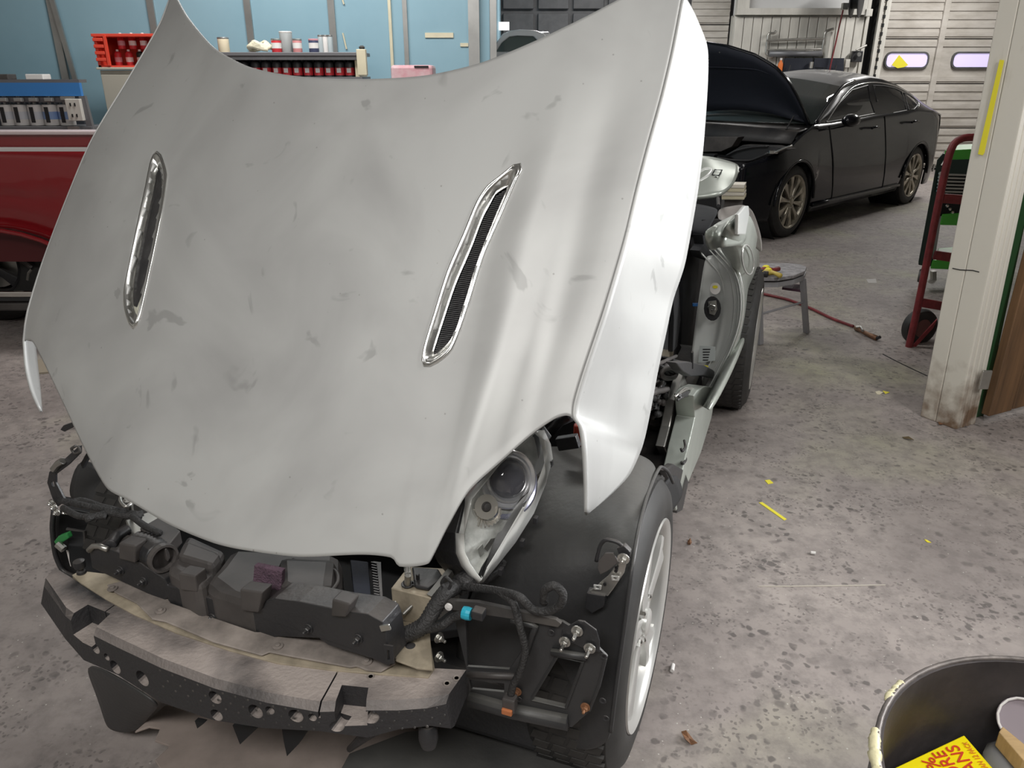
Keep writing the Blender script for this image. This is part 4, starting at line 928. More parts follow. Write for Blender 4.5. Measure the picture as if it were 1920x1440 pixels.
jp('data_label', [(1312, 648), (1341, 650), (1341, 676), (1309, 680)], M('grey_label', (.42, .45, .44), .5), .02, .001, 'pale data label')
for k in range(5): jp('label_print', [(1318, 654+k*5), (1332-k, 654+k*5), (1332-k, 656+k*5), (1318, 656+k*5)], BLK, .022, .0008)
jp('yellow_stripe', [(1318, 684), (1328, 686), (1328, 690), (1317, 688)], YEL, .02, .001)
out_ = [[(1347, 464), (1384, 508), (1394, 565), (1386, 625), (1352, 698), (1316, 762)],
        [(1352, 430), (1397, 490), (1405, 560), (1396, 622), (1362, 692), (1322, 765)],
        [(1372, 410), (1412, 475), (1416, 550), (1404, 612), (1370, 692), (1328, 768)],
        [(1404, 388), (1424, 455), (1422, 548), (1408, 606), (1376, 690), (1332, 772)]]
qr = []
for i in range(6):
    qr.append([hp(out_[k][i][0], out_[k][i][1], PV(vv)) if k else hp(out_[0][i][0], out_[0][i][1], PU(ju)) for k, vv in ((0, 0), (1, .67), (2, .69), (3, .69))])
qq = MB().grid(qr).build('rear_quarter', GREENSIL, car, smooth=True, subsurf=2, solid=.004, label='dusty silver rear quarter with round fuel door')
qr2 = [[hp(x, y, PV(v)) for x, y, v in r] for r in ([(1318, 432, .60), (1345, 420, .62), (1372, 408, .66), (1402, 384, .69)], [(1322, 455, .60), (1340, 448, .63), (1356, 440, .66), (1398, 430, .69)], [(1330, 470, .6), (1347, 464, .63), (1352, 462, .66), (1398, 460, .69)])]
MB().grid(qr2).build('quarter_top', GREENSIL, car, smooth=True, subsurf=2, solid=.004)
MB().tube([hp(1402+x, 487+y, PV(.70)) for x, y in [(11*math.cos(t*.4-.3), 28*math.sin(t*.4)) for t in range(16)]], .003, 6, closed=True).build('fuel_door_gap', ALLOY, car, smooth=True)
side('quarter_tip', [(1385, 402), (1398, 386), (1404, 386), (1405, 402), (1398, 440), (1384, 440)], .705, SILVER, .01)
# rear deck pieces (taupe and silver), black cover, trunk lid, packing block
gmesh([[(1345, 392, 2.55), (1370, 388, 2.55), (1395, 383, 2.55), (1412, 392, 2.5)], [(1346, 410, 2.5), (1372, 412, 2.5), (1402, 404, 2.5), (1422, 425, 2.45)], [(1348, 412, 2.45), (1376, 416, 2.45), (1414, 430, 2.45), (1427, 440, 2.42)], [(1350, 414, 2.42), (1385, 425, 2.42), (1420, 470, 2.42), (1431, 476, 2.4)]], PU, 'rear_bumper_cover', M('primed_taupe', (.27, .25, .235), .5, 0, var=.25), car, sub=2, label='taupe primed rear cover edge')
side('deck_gap', [(1325, 412), (1370, 410), (1368, 432), (1352, 440), (1322, 440)], .50, BLACK, .02)
side('hinge_piece', [(1350, 425), (1362, 423), (1362, 432), (1352, 434)], .54, WLAB, .01)
gmesh([[(1285, 378, 2.5), (1318, 384, 2.5), (1350, 391, 2.4)], [(1283, 405, 2.3), (1320, 412, 2.25), (1342, 402, 2.25)], [(1282, 425, 2.2), (1310, 436, 2.15), (1324, 438, 2.15)], [(1280, 440, 2.25), (1300, 445, 2.2), (1322, 442, 2.2)]], PU, 'folded_soft_top', CLOTH, car, sub=2, label='black folded soft top cloth')
side('belt_guide', [(1318, 440), (1334, 436), (1340, 460), (1352, 478), (1354, 488), (1340, 490), (1316, 482), (1312, 470), (1320, 458)], .50, CLOTH, .04)
TL = vplane((1280, 378), (1350, 372), 1.02)
tl = MB().grid([[hp(x, y, PU(u)) for x, y, u in r] for r in ([(1283, 302, 2.95), (1320, 298, 2.95), (1352, 306, 2.95), (1386, 315, 2.95)], [(1283, 330, 2.8), (1325, 320, 2.8), (1358, 328, 2.8), (1384, 330, 2.8)], [(1283, 352, 2.7), (1330, 350, 2.7), (1356, 350, 2.72), (1372, 352, 2.75)], [(1283, 378, 2.6), (1320, 374, 2.6), (1346, 370, 2.62), (1358, 364, 2.65)])])
tlo = tl.build('trunk_lid', GREENSIL, car, smooth=True, subsurf=2, solid=.02, label='silver underside of the open rear lid')
MB().tube([hp(x, y, PU(u)) for x, y, u in ((1283, 342, 2.72), (1305, 328, 2.76), (1322, 318, 2.8), (1334, 320, 2.8), (1325, 332, 2.74), (1305, 346, 2.7))], .010, 8, n=30).build('lid_rib', SILVER, tlo, smooth=True)
MB().tube([hp(x, y, PU(u)) for x, y, u in ((1335, 328, 2.75), (1340, 318, 2.79), (1354, 319, 2.79), (1348, 329, 2.74))], .003, 6, closed=True).build('lid_slot', BLACK, tlo)
for x, y in ((1329, 338), (1322, 342), (1342, 333)): MB().lathe([(.006, 0), (.006, .003)], hp(x, y, PU(2.74)), -UD, 10).build('lid_hole', BLACK, tlo)
MB().tube([hp(x, y, PU(u)) for x, y, u in ((1283, 360, 2.66), (1325, 357, 2.66), (1352, 348, 2.7), (1384, 322, 2.88))], .006, 8, n=20).build('lid_flange', ALLOY, tlo, smooth=True)
MB().tube([hp(1346, 372, PU(2.6)), hp(1347, 386, PU(2.5))], .008, 8).build('lid_prop', BLK, car)
# --- left side of the nose: liner, bracket, clips
gmesh([[(150, 858, .30), (185, 870, .30), (225, 905, .32)], [(135, 900, .28), (180, 915, .28), (240, 945, .30)], [(128, 940, .26), (180, 955, .26), (255, 975, .28)]], PU, 'left_fender_liner', LINER, car, sub=2)
gmesh([[(104, 950, .20), (140, 955, .26), (190, 965, .30), (250, 975, .33)], [(97, 990, .20), (140, 1000, .26), (190, 1010, .30), (240, 1020, .33)], [(105, 1050, .20), (140, 1060, .24), (175, 1062, .26), (230, 1060, .30)], [(120, 1075, .20), (140, 1082, .24), (172, 1080, .26), (220, 1080, .30)]], PU, 'left_apron', LINER, car, sub=2)
for y0 in (985,): MB().tube([hp(x, y, PU(.19)) for x, y in ((126, 992), (158, 996), (162, 1050))], .004, 6).build('apron_rib', DKPL, car)
MB().plate([hp(x, y, PU(.18)) for x, y in ((150, 836), (144, 840), (112, 868), (92, 885), (88, 905), (98, 935), (108, 950), (122, 940), (104, 905), (104, 890), (128, 872), (150, 850))], UD*.006, [[hp(x, y, PU(.18)) for x, y in ((95, 905), (100, 903), (102, 912), (98, 914))]]).build('fender_bracket', BLK, car, bevel=.001)
MB().tube([hp(x, y, PU(.18)) for x, y in ((142, 836), (134, 842), (140, 850), (150, 846), (147, 836))], .0035, 6, n=14).build('bracket_loop', DKPL, car, smooth=True)
MB().tube([hp(x, y, PU(.175)) for x, y in ((100, 880), (108, 870), (118, 864))], .008, 8).build('bracket_patch', STEEL, car)
MB().plate([hp(x, y, PU(.25)) for x, y in ((112, 806), (118, 798), (142, 790), (146, 797), (120, 810))], UD*.01).build('liner_ear', BLK, car, bevel=.002)
MB().plate([hp(x, y, PU(.22)) for x, y in ((150, 870), (166, 842), (168, 852), (154, 880))], UD*.01).build('liner_ear', BLK, car, bevel=.002)
MB().plate([hp(x, y, PU(.17)) for x, y in ((100, 1016), (108, 1006), (124, 1000), (128, 1010), (116, 1018), (106, 1024))], UD*.015).build('green_clip', GREENC, car, bevel=.003)
MB().tube([hp(108, 1020, PU(.16)), hp(120, 1030, PU(.16))], .009, 8).build('clip_stud', STEEL, car)
MB().tube([hp(x, y, PU(.185)) for x, y in ((101, 955), (98, 990), (104, 1040), (118, 1070), (150, 1085))], .006, 8, n=20).build('apron_edge', BLK, car, smooth=True)
for x, y in ((103, 950), (98, 942), (125, 958), (108, 960)): bolt(hp(x, y, PU(.172)), -UD, .006, car, STEEL)
MB().plate([hp(x, y, PU(.185)) for x, y in ((124, 1032), (128, 1034), (137, 1062), (132, 1062))], UD*.003).build('bright_slot', WLAB, car)
# lower left air scoop and shields hanging under the nose
gmesh([[(158, 1240, -.02), (200, 1255, -.05), (250, 1285, -.07), (300, 1318, -.08)], [(180, 1290, -.0), (215, 1310, -.03), (255, 1325, -.04), (296, 1326, -.05)], [(196, 1340, .03), (225, 1352, .01), (250, 1350, .0), (285, 1335, -.0)], [(203, 1364, .05), (225, 1371, .03), (252, 1371, .03), (272, 1350, .02)]], PU, 'air_scoop', LINER, car, sub=2, label='black plastic scoop under the left corner')
us = zplate('undertray', [(252, 1372), (310, 1322), (500, 1350), (660, 1365), (790, 1345), (820, 1370), (780, 1440), (730, 1500), (340, 1500), (290, 1425), (318, 1398), (290, 1388), (300, 1365), (280, 1362)], .13, .006, TAUPE, car, label='flat taupe undertray with notched edge')
zplate('undertray_flap', [(640, 1440), (655, 1412), (760, 1372), (840, 1365), (900, 1340), (1060, 1375), (1110, 1400), (1096, 1440), (1040, 1520), (600, 1520)], .15, .006, LINER, car, label='dark grey undertray flap at the right corner')
for poly in ([(365, 1352), (383, 1356), (370, 1366)], [(436, 1360), (484, 1364), (450, 1396)], [(528, 1362), (580, 1366), (560, 1395), (538, 1418), (532, 1390)]):
    MB().plate([hp(x, y, PU(-.05)) for x, y in poly], UD*.01).build('air_dam_tooth', BLACK, car)
# closed belly and far side, so the car holds together from beside
m = MB(); m.box(C(1.35, 0, .26), (1.1, 2.3, .16), rz=-PSI); m.build('floor_pan', BLK, car, bevel=.02)
m = MB(); m.box(C(1.2, 0, .62), (.95, .06, .5), rz=-PSI); m.build('bulkhead', BLK, car, bevel=.02)
m = MB(); m.box(C(.75, -.03, .42), (.6, .6, .22), rz=-PSI); m.build('engine_block', ENG, car, bevel=.03)
m = MB(); m.box(C(1.75, -.66, .55), (.06, 1.1, .5), rz=-PSI); m.build('far_door', SILVER, car, bevel=.02)
m = MB(); m.box(C(2.75, -.1, .55), (.75, .9, .45), rz=-PSI); m.build('rear_body', GREENSIL, car, bevel=.06)
# --- purple scuff pad tucked behind the support panel
pad = MB().plate([hp(x, y, PU(.045)) for x, y in ((476, 1060), (529, 1071), (525, 1122), (472, 1114))], UD*.012).build('scuff_pad', PURPLE, None, bevel=.002)
tag(pad, 'square purple abrasive pad standing on the intake behind the black panel', 'pad')
# ------------------------------------------------------------------ black sedan with its hood up
FP, RP = atZ(1482, 446), atZ(1706, 383)
su = (RP-FP).normalized(); sn = V((su.y, -su.x, 0)); WB = (RP-FP).length
if sn.y > 0: sn = -sn
def SPl(w): return (FP - sn*w, sn)
def S(px, py, w=0): return hp(px, py, SPl(w))
def SC_(a, w, z): return FP + su*a - sn*w + ZZ*z
def az(p): d = p-FP; return d.dot(su), p.z
CW = 1.86
sed = root('black_sedan', SC_(WB/2, CW/2, 0), 'glossy black four-door sedan with its hood up and front bumper off', 'car')
belt_px = [(1452, 288), (1480, 273), (1505, 250), (1527, 234), (1560, 231), (1600, 224), (1640, 216), (1690, 210), (1723, 206), (1750, 208), (1764, 218), (1770, 228)]
belt = [az(S(x, y, .06)) for x, y in belt_px]
def bz(a):
    if a <= belt[0][0]: return belt[0][1]-.25*(belt[0][0]-a)
    for p, q in zip(belt, belt[1:]):
        if a <= q[0]: return lerp(p[1], q[1], (a-p[0])/(q[0]-p[0]))
    return belt[-1][1]
aEnd = belt[-1][0]; aFr = -.78
RA = .385; ZW = .345
def zl(a):
    z = .20
    for c in (0, WB):
        if abs(a-c) < RA: z = max(z, ZW+math.sqrt(RA*RA-(a-c)**2))
    return z
def wf(a, z):
    w = .02 + .10*max(0, (z-.62))**1.3*1.2 + .22*max(0, .45-z)**1.5
    w += .55*max(0, (-.25-a))**1.8 + .60*max(0, a-(WB+.45))**2
    w -= .03*(math.exp(-((a)/.5)**2)+math.exp(-((a-WB)/.5)**2))*math.exp(-((z-.7)/.15)**2)
    return w
cols = sorted(set([lerp(aFr, aEnd, i/60) for i in range(61)] + [c+s*RA*math.sin(k*math.pi/24) for c in (0, WB) for s in (-1, 1) for k in range(13)]))
def sidegrid(mirror=False):
    rows = []
    for a in cols:
        z0, z1 = zl(a), bz(a); r = []
        for k in range(13):
            z = lerp(z0, z1, k/12); w = wf(a, z); r.append(SC_(a, CW-w if mirror else w, z))
        rows.append(r)
    return rows
MB().grid(sidegrid()).build('body_side', BPAINT, sed, smooth=45, solid=.02)
MB().grid(sidegrid(True)).build('body_side', BPAINT, sed, smooth=45, solid=.02)
for a in (-.26, .62, 1.72):
    c_ = az(S(1527, 240, .03))[0]
for a_px in ((1556, 236, 1556, 380), (1660, 222, 1652, 352)):
    a0 = az(S(a_px[0], a_px[1], .05))[0]; a1 = az(S(a_px[2], a_px[3], .05))[0]
    MB().tube([SC_(lerp(a0, a1, k/8), wf(a0, lerp(bz(a0)-.02, .25, k/8))-.001, lerp(bz(a0)-.02, .25, k/8)) for k in range(9)], .006, 6).build('door_gap', BLACK, sed)
MB().tube([SC_(a, wf(a, .3)-.01, .27) for a in [lerp(.42, WB-.42, k/6) for k in range(7)]], .02, 8).build('sill_strip', BPAINT, sed, smooth=True)
for c in (0, WB):   # wheel wells
    MB().lathe([(RA+.01, 0), (RA+.01, .35)], SC_(c, .06, ZW), -sn, 40, cap=False).build('wheel_well', BLACK, sed)
    MB().lathe([(0, .35), (RA+.01, .35)], SC_(c, .06, ZW), -sn, 40, cap=False).build('wheel_well', BLACK, sed)
    MB().tube([SC_(c+RA*math.cos(t*math.pi/20), wf(c, .72)+.012, ZW+RA*math.sin(t*math.pi/20)) for t in range(21)], .014, 8).build('arch_lip', BPAINT, sed, smooth=True)
# greenhouse
rail_px = [(1527, 233), (1552, 196), (1577, 163), (1600, 152), (1633, 146), (1655, 149), (1680, 158), (1705, 173), (1723, 187), (1745, 202), (1762, 214)]
gb_px = [(1529, 235), (1545, 234), (1570, 230), (1600, 224), (1633, 218), (1655, 215), (1680, 212), (1705, 209), (1728, 208), (1748, 209), (1763, 216)]
nrl = len(rail_px); railw = [.10, .18, .24, .27, .28, .28, .28, .27, .25, .20, .16]
gr = []; R3 = []
for i in range(nrl):
    b = S(*gb_px[i], .075); r_ = S(*rail_px[i], railw[i]); R3.append(r_)
    gr.append([b.lerp(r_, k/6) + sn*(.02*math.sin(math.pi*k/6)) for k in range(7)])
ghm = MB().grid(gr); ghb = BVHTree.FromPolygons(ghm.v, ghm.f)
ghm.build('cabin_side', BPAINT, sed, smooth=True)
def mir(p): w = -(p-FP).dot(sn); return p - sn*(CW-2*w)
MB().grid([[mir(p) for p in r] for r in gr]).build('cabin_side', DGLASS, sed, smooth=True)
def ong(px, py, lift=.006):
    d = ray(px, py).normalized(); h_ = ghb.ray_cast(EYE, d)[0]; return (h_ or S(px, py, .2)) - d*lift
DGL2 = M('tinted_side_glass', (.03, .032, .036), .05, 0, coat=1)
for poly in ([(1550, 229), (1572, 195), (1597, 169), (1627, 160), (1632, 190), (1640, 213), (1600, 221)], [(1637, 160), (1658, 161), (1676, 165), (1690, 172), (1700, 207), (1675, 212), (1652, 216), (1644, 190)], [(1695, 174), (1706, 179), (1715, 186), (1721, 197), (1714, 205), (1704, 206)]):
    pts = [ong(x, y) for x, y in poly]
    MB().plate(pts, -sn*.003).build('side_window', DGL2, sed)
    MB().tube(pts, .006, 6, closed=True).build('window_seal', BLK, sed)
ch = [(1548, 233), (1600, 226), (1640, 218), (1690, 212), (1712, 209), (1722, 202), (1722, 192), (1705, 176), (1680, 162), (1650, 155), (1628, 155), (1600, 163), (1575, 190), (1550, 228)]
MB().tube([ong(x, y, .008) for x, y in ch], .0045, 6, n=80).build('chrome_window_trim', CHROME, sed, smooth=True)
# roof, rear glass
top = []
for i in range(2, nrl):
    a, b = R3[i], mir(R3[i]); cr = .09 if i < 8 else .05
    top.append([a.lerp(b, k/12) + ZZ*(cr*math.sin(math.pi*k/12)**.8) for k in range(13)])
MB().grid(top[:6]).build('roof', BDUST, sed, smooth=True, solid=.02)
MB().grid(top[5:]).build('rear_window', DGLASS, sed, smooth=True, solid=.01)
tail = [top[-1]]
for k, (da, dz) in enumerate(((.05, -.02), (.09, -.12), (.10, -.3), (.06, -.5), (0, -.62))):
    tail.append([p + su*da + ZZ*dz for p in top[-1]])
MB().grid(tail).build('trunk', BPAINT, sed, smooth=True, solid=.02)
MB().beam(ong(1585, 139, 0)+ZZ*.02 if 0 else mir(R3[4])*0+top[2][5]+ZZ*.015, top[2][6]+ZZ*.015, .06, .01).build('roof_item', BLACK, sed)
# windscreen between the pillars
ws = []
for i in range(3):
    a, b = R3[i], mir(R3[i]); ws.append([a.lerp(b, k/12) - su*(.16*math.sin(math.pi*k/12)) + ZZ*(.045*i*math.sin(math.pi*k/12)) for k in range(13)])
MB().grid(ws).build('windscreen', M('windscreen_glass', (.045, .055, .055), .05, 0, coat=1), sed, smooth=True, solid=.006)
MB().tube([p+sn*.01 for p in R3[:4]], .02, 8, n=16).build('door_pillar', BPAINT, sed, smooth=True)
# mirror
mc = S(1596, 226, -.10)
MB().ball(mc, .1, (1.25, .8, .62), 18, rz=math.atan2(su.y, su.x)).build('door_mirror', BPAINT, sed, smooth=True, label='black door mirror')
MB().tube([S(1600, 231, .06), S(1598, 231, -.06)], .02, 8).build('mirror_arm', BPAINT, sed)
for x, y in ((1716, 229), (1641, 240)):
    MB().tube([S(x-7, y+1, .0), S(x-3, y-1, -.02), S(x+5, y-2, -.02), S(x+8, y-1, .01)], .012, 8).build('door_handle', BPAINT, sed, smooth=True)
MB().plate([S(x, y, .2) for x, y in ((1737, 200), (1748, 207), (1760, 213), (1757, 220), (1745, 217), (1738, 210))], sn*.01).build('tail_lamp', M('tail_lamp', (.35, .33, .5), .08, .2, coat=1), sed)
MB().tube([S(1752, 308, .1), S(1748, 322, .1)], .012, 8).build('exhaust_tip', CHROME, sed)
for c in (0, WB):
    wheel('front_wheel' if c == 0 else 'rear_wheel', SC_(c, .03, .345), 'pale worn alloy wheel', R=.345, W=.22, spokes=10, mat=ALLOYD, rr=.25, axis=sn, parent=sed, wide=.62, treadon=False, up=.2)
    wheel('front_wheel' if c == 0 else 'rear_wheel', SC_(c, CW-.03, .345), 'far side wheel', R=.345, W=.22, spokes=5, mat=ALLOYD, rr=.25, axis=-sn, parent=sed, treadon=False)
MB().box(SC_(WB/2, CW/2, .33), (WB+1.1, CW-.5, .22), rz=math.atan2(su.y, su.x)).build('underbody', BLACK, sed)
MB().box(SC_(WB/2+.3, CW/2, .62), (WB-.7, CW-.3, .5), rz=math.atan2(su.y, su.x)).build('cabin_core', BLACK, sed)
# front end without bumper
def fr(name, poly, a, mat, th=.03, bev=.004, label=None):
    n = su; P0 = SC_(a, 0, 0)
    return MB().plate([hp(x, y, (P0, n)) for x, y in poly], su*th).build(name, mat, sed, bevel=bev, label=label)
zb = bz(-.5)
MB().box(SC_(-.35, CW/2, .48), (.7, CW-.5, .5), rz=math.atan2(su.y, su.x)).build('engine_mass', BLACK, sed, bevel=.03)
ed = MB()
for k in range(5): ed.beam(SC_(-.62+.02*k, .25+k*.0, .62-.09*k), SC_(-.62+.02*k, CW-.25, .62-.09*k), .05, .03)
ed.build('cooling_pack', BLK, sed)
fr('bay_cover', [(1300, 257), (1384, 257), (1372, 275), (1352, 284), (1300, 285)], -.42, ENG, .12)
fr('bay_slat', [(1300, 288), (1340, 289), (1338, 295), (1300, 295)], -.5, BLK, .06)
fr('headlamp_frame', [(1362, 290), (1392, 272), (1450, 274), (1478, 280), (1450, 288), (1425, 300), (1380, 300)], -.5, BLK, .15)
for a in ([(1345, 296), (1370, 300), (1405, 301), (1425, 294), (1440, 287)], [(1440, 287), (1452, 286), (1470, 278), (1485, 273)], [(1362, 292), (1380, 283), (1410, 276), (1440, 274)]):
    MB().tube([hp(x, y, (SC_(-.52, 0, 0), su)) for x, y in a], .010, 8, n=16).build('lamp_edge', STEEL if a[0][0] == 1440 else BLK, sed, smooth=True)
MB().box(hp(1450, 285, (SC_(-.52, 0, 0), su)), (.08, .03, .03)).build('lamp_reflector', CHROME, sed, bevel=.006)
# cowl, wipers, black seal
MB().grid([[SC_(.42+.0*k, .12+(CW-.24)*k/8, bz(.42)-.02+.03*math.sin(math.pi*k/8)) for k in range(9)], [SC_(.10, .12+(CW-.24)*k/8, bz(.3)-.06+.03*math.sin(math.pi*k/8)) for k in range(9)], [SC_(.0, .12+(CW-.24)*k/8, bz(.3)-.16) for k in range(9)]]).build('cowl', BLK, sed, smooth=True, solid=.02)
HC = SC_(.30, 0, 0)
for a in ([(1308, 226), (1340, 238), (1380, 244), (1405, 246)], [(1355, 233), (1400, 240), (1450, 240), (1480, 248)], [(1342, 235), (1390, 236), (1460, 238)]):
    MB().tube([hp(x, y, (HC, su)) for x, y in a], .014, 8, n=14).build('wiper_arm', BLK, sed, smooth=True)
# hood
hinge = S(1518, 232, .12); upd = (-su*math.cos(math.radians(58)) + ZZ*math.sin(math.radians(58))); hnn = upd.cross(sn).normalized()
if hnn.dot(EYE-hinge) < 0: hnn = -hnn
HPLN = (hinge, hnn)
ho_top = [(1250, 78), (1290, 79), (1322, 80), (1363, 87), (1395, 97), (1413, 103), (1438, 117), (1455, 128), (1474, 148), (1482, 160), (1493, 180), (1505, 205), (1517, 234)]
ho_bot = [(1250, 215), (1290, 212), (1322, 208), (1350, 206), (1380, 205), (1400, 206), (1425, 209), (1447, 213), (1462, 217), (1475, 221), (1493, 227), (1503, 229), (1514, 233)]
rws = []
for j in range(9):
    k = j/8; rws.append([hp(lerp(a[0], b[0], k), lerp(a[1], b[1], k), (hinge - hnn*.05*math.sin(math.pi*min(1, k*1.2+.0)), hnn)) for a, b in zip(ho_bot, ho_top)])
hd = MB().grid(rws).build('hood', NAVY, sed, smooth=True, solid=.02, label='raised hood showing its dark navy underside')
MB().grid([[p-hnn*.03 for p in r] for r in rws]).build('hood_skin', BPAINT, hd, smooth=True, solid=.012)
MB().tube([p for p in rws[-1]], .012, 8, n=50).build('hood_edge', BPAINT, hd, smooth=True)
MB().tube([hp(x, y, (hinge+hnn*.012, hnn)) for x, y in ((1300, 130), (1325, 126), (1370, 127), (1420, 131), (1445, 140))], .006, 6, n=20).build('hood_rib', NAVY, hd, smooth=True)
for x, y in ((1328, 112), (1350, 97)): MB().lathe([(.012, 0), (.008, .01)], hp(x, y, (hinge+hnn*.01, hnn)), hnn, 10).build('hood_button', STEEL, hd)
MB().tube([S(1488, 218, .25), S(1474, 243, .25)], .008, 8).build('gas_strut', BLK, sed)

# ------------------------------------------------------------------ red pickup at the left
TYY = 4.5
def T(px, py, d=0): return atY(px, py, TYY+d)
rt = root('red_pickup', T(-120, 640), 'red pickup truck side with white stripe, behind the left edge of the hood', 'truck')
X0, X1 = -4.9, -1.55
za, zb_, zc_, zd_ = T(0, 249).z, T(0, 281).z, T(0, 430).z, T(0, 545).z
ax_ = T(14, 600).x; ar = .85; azc = zc_-ar
def tz(x): 
    return azc+math.sqrt(max(0, ar*ar-(x-ax_)**2)) if abs(x-ax_) < ar else zd_
xs = sorted(set([lerp(X0, X1, i/40) for i in range(41)]+[ax_+s*ar*math.sin(k*math.pi/24) for s in (-1, 1) for k in range(13)]))
rws = []
for x in xs:
    z0 = max(zd_, tz(x)); r = []
    for k in range(15):
        z = lerp(z0, zb_-.005, k/14); f = (z-z0)/(zb_-z0)
        y = TYY + .02*(1-f) + (.05*max(0, .35-f)/.35 if z < .85 else 0) - (.02 if f < .03 and abs(x-ax_) < ar else 0) + .035*sm((z-.93)/.03)*0
        if z > T(0, 362).z: y -= .03*sm((z-T(0, 362).z)/.02)
        r.append(V((x, y, z)))
    rws.append(r)
MB().grid(rws).build('bed_side', REDT, rt, smooth=60, solid=.015)
MB().box(((X0+X1)/2, TYY+.05, (za+zb_)/2), (X1-X0, .04, za-zb_)).build('upper_band', REDT, rt)
MB().beam((X0, TYY+.0, zb_+.004), (X1, TYY+.0, zb_+.004), .03, .022).build('white_stripe', WLAB, rt, label='white pinstripe trim')
MB().box(((X0+X1)/2, TYY+.05, za), (X1-X0, .14, .02)).build('bed_rail', M('pale_rail', (.6, .5, .5), .3), rt, bevel=.006)
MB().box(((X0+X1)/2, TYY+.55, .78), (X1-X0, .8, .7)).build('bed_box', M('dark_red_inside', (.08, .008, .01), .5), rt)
MB().tube([V((ax_+ar*math.cos(t*math.pi/24), TYY-.01, azc+ar*math.sin(t*math.pi/24))) for t in range(25)], .014, 8).build('arch_lip', REDT, rt, smooth=True)
MB().lathe([(ar+.01, 0), (ar+.01, .5)], (ax_, TYY+.03, azc), (0, 1, 0), 36, cap=False).build('wheel_well', M('well_red_reflection', (.05, .012, .012), .6), rt)  # reddish reflections inside the arch put into the colour
MB().lathe([(0, .5), (ar+.01, .5)], (ax_, TYY+.03, azc), (0, 1, 0), 36, cap=False).build('wheel_well', BLACK, rt)
def twheel(x, y, lab): wheel('wheel', V((x, y, .37)), lab, R=.37, W=.24, spokes=5, mat=BLK, rr=.2, axis=V((0, -1, 0)), parent=rt, treadon=False)
twheel(ax_-.25, TYY+.3, 'rear wheel under the arch')
twheel(-1.95, TYY+.75, 'far wheel'); 
MB().box(((X0+X1)/2, TYY+.02, T(0, 553).z), (X1-X0, .03, .035)).build('step_bar', CHROME, rt, bevel=.006, label='polished step bar')
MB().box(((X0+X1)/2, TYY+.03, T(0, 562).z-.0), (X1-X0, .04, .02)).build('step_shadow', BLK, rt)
MB().box(((X0+X1)/2, TYY+.05, T(0, 578).z), (X1-X0, .05, .05)).build('sill', ENG, rt, bevel=.01)
MB().tube([T(60, 505, .3), T(54, 512, .3), T(52, 525, .3)], .01, 8).build('bracket', STEEL, rt)
MB().tube([T(0, 478, .25), T(30, 480, .25), T(60, 500, .28)], .02, 8).build('axle_part', ENG, rt)
# ------------------------------------------------------------------ toner rack with blue header, left
RY_ = 5.55
def Rk_(px, py, d=0): return atY(px, py, RY_+d)
rk = root('toner_rack', V((Rk_(60, 200).x, RY_, 0)), 'paint toner rack with a plain blue header panel, above the red truck', 'rack')
xl, xr = -4.9, Rk_(150, 155).x
zt, zm, zs_, zbm = Rk_(0, 155).z, Rk_(0, 180).z, Rk_(0, 236).z, Rk_(0, 262).z
MB().box(((xl+xr)/2, RY_+.0, (zt+zm)/2), (xr-xl, .03, zt-zm)).build('header_panel', BLUE, rk)
MB().box(((xl+xr)/2, RY_+.04, zt+.01), (xr-xl-.0, .10, .02)).build('rack_top', SHELF, rk)
MB().box(((xl+xr)/2, RY_+.10, zs_-.02), (xr-xl+.06, .24, .035)).build('shelf', SHELF, rk, bevel=.003)
MB().box(((xl+xr)/2-.07, RY_+.23, (zt)/2), (xr-xl-.14, .03, zt)).build('rack_back', M('rack_back', (.03, .035, .045), .6), rk)
MB().box(((xl+xr)/2, RY_+.02, zm-.025), (xr-xl, .03, .03)).build('drive_bar', SHELF, rk)
MB().beam((xr, RY_, zm), Rk_(172, 246), .03, .04).build('side_panel', SHELF, rk)
MB().box((xl+.02, RY_+.14, zt/2), (.03, .3, zt)).build('side_panel', SHELF, rk)
MB().box((xr-.02, RY_+.17, zs_/2), (.05, .05, zs_)).build('rack_leg', SHELF, rk)
MB().box(((xl+xr)/2, RY_+.02, zs_-.09), (xr-xl+.1, .03, .06)).build('lower_rail', DKGREY, rk)
for px in (9, 38, 66, 95): MB().box(Rk_(px-3, 187, -.02), (.055, .03, .025)).build('lever', METALS, rk, bevel=.004)
MB().box(Rk_(127, 184, -.02), (.09, .02, .022)).build('tag_plate', METALS, rk); MB().box(Rk_(139, 240, -.02), (.08, .02, .022)).build('tag_plate', METALS, rk)
oc = Rk_(142, 206, -.02); MB().box(oc, (.10, .05, .14)).build('outlet_box', WHITEP, rk, bevel=.004)
for dz in (.035, -.035):
    for dx in (-.015, .015): MB().box(oc+V((dx, -.027, dz)), (.008, .006, .02)).build('outlet_slot', BLACK, rk)
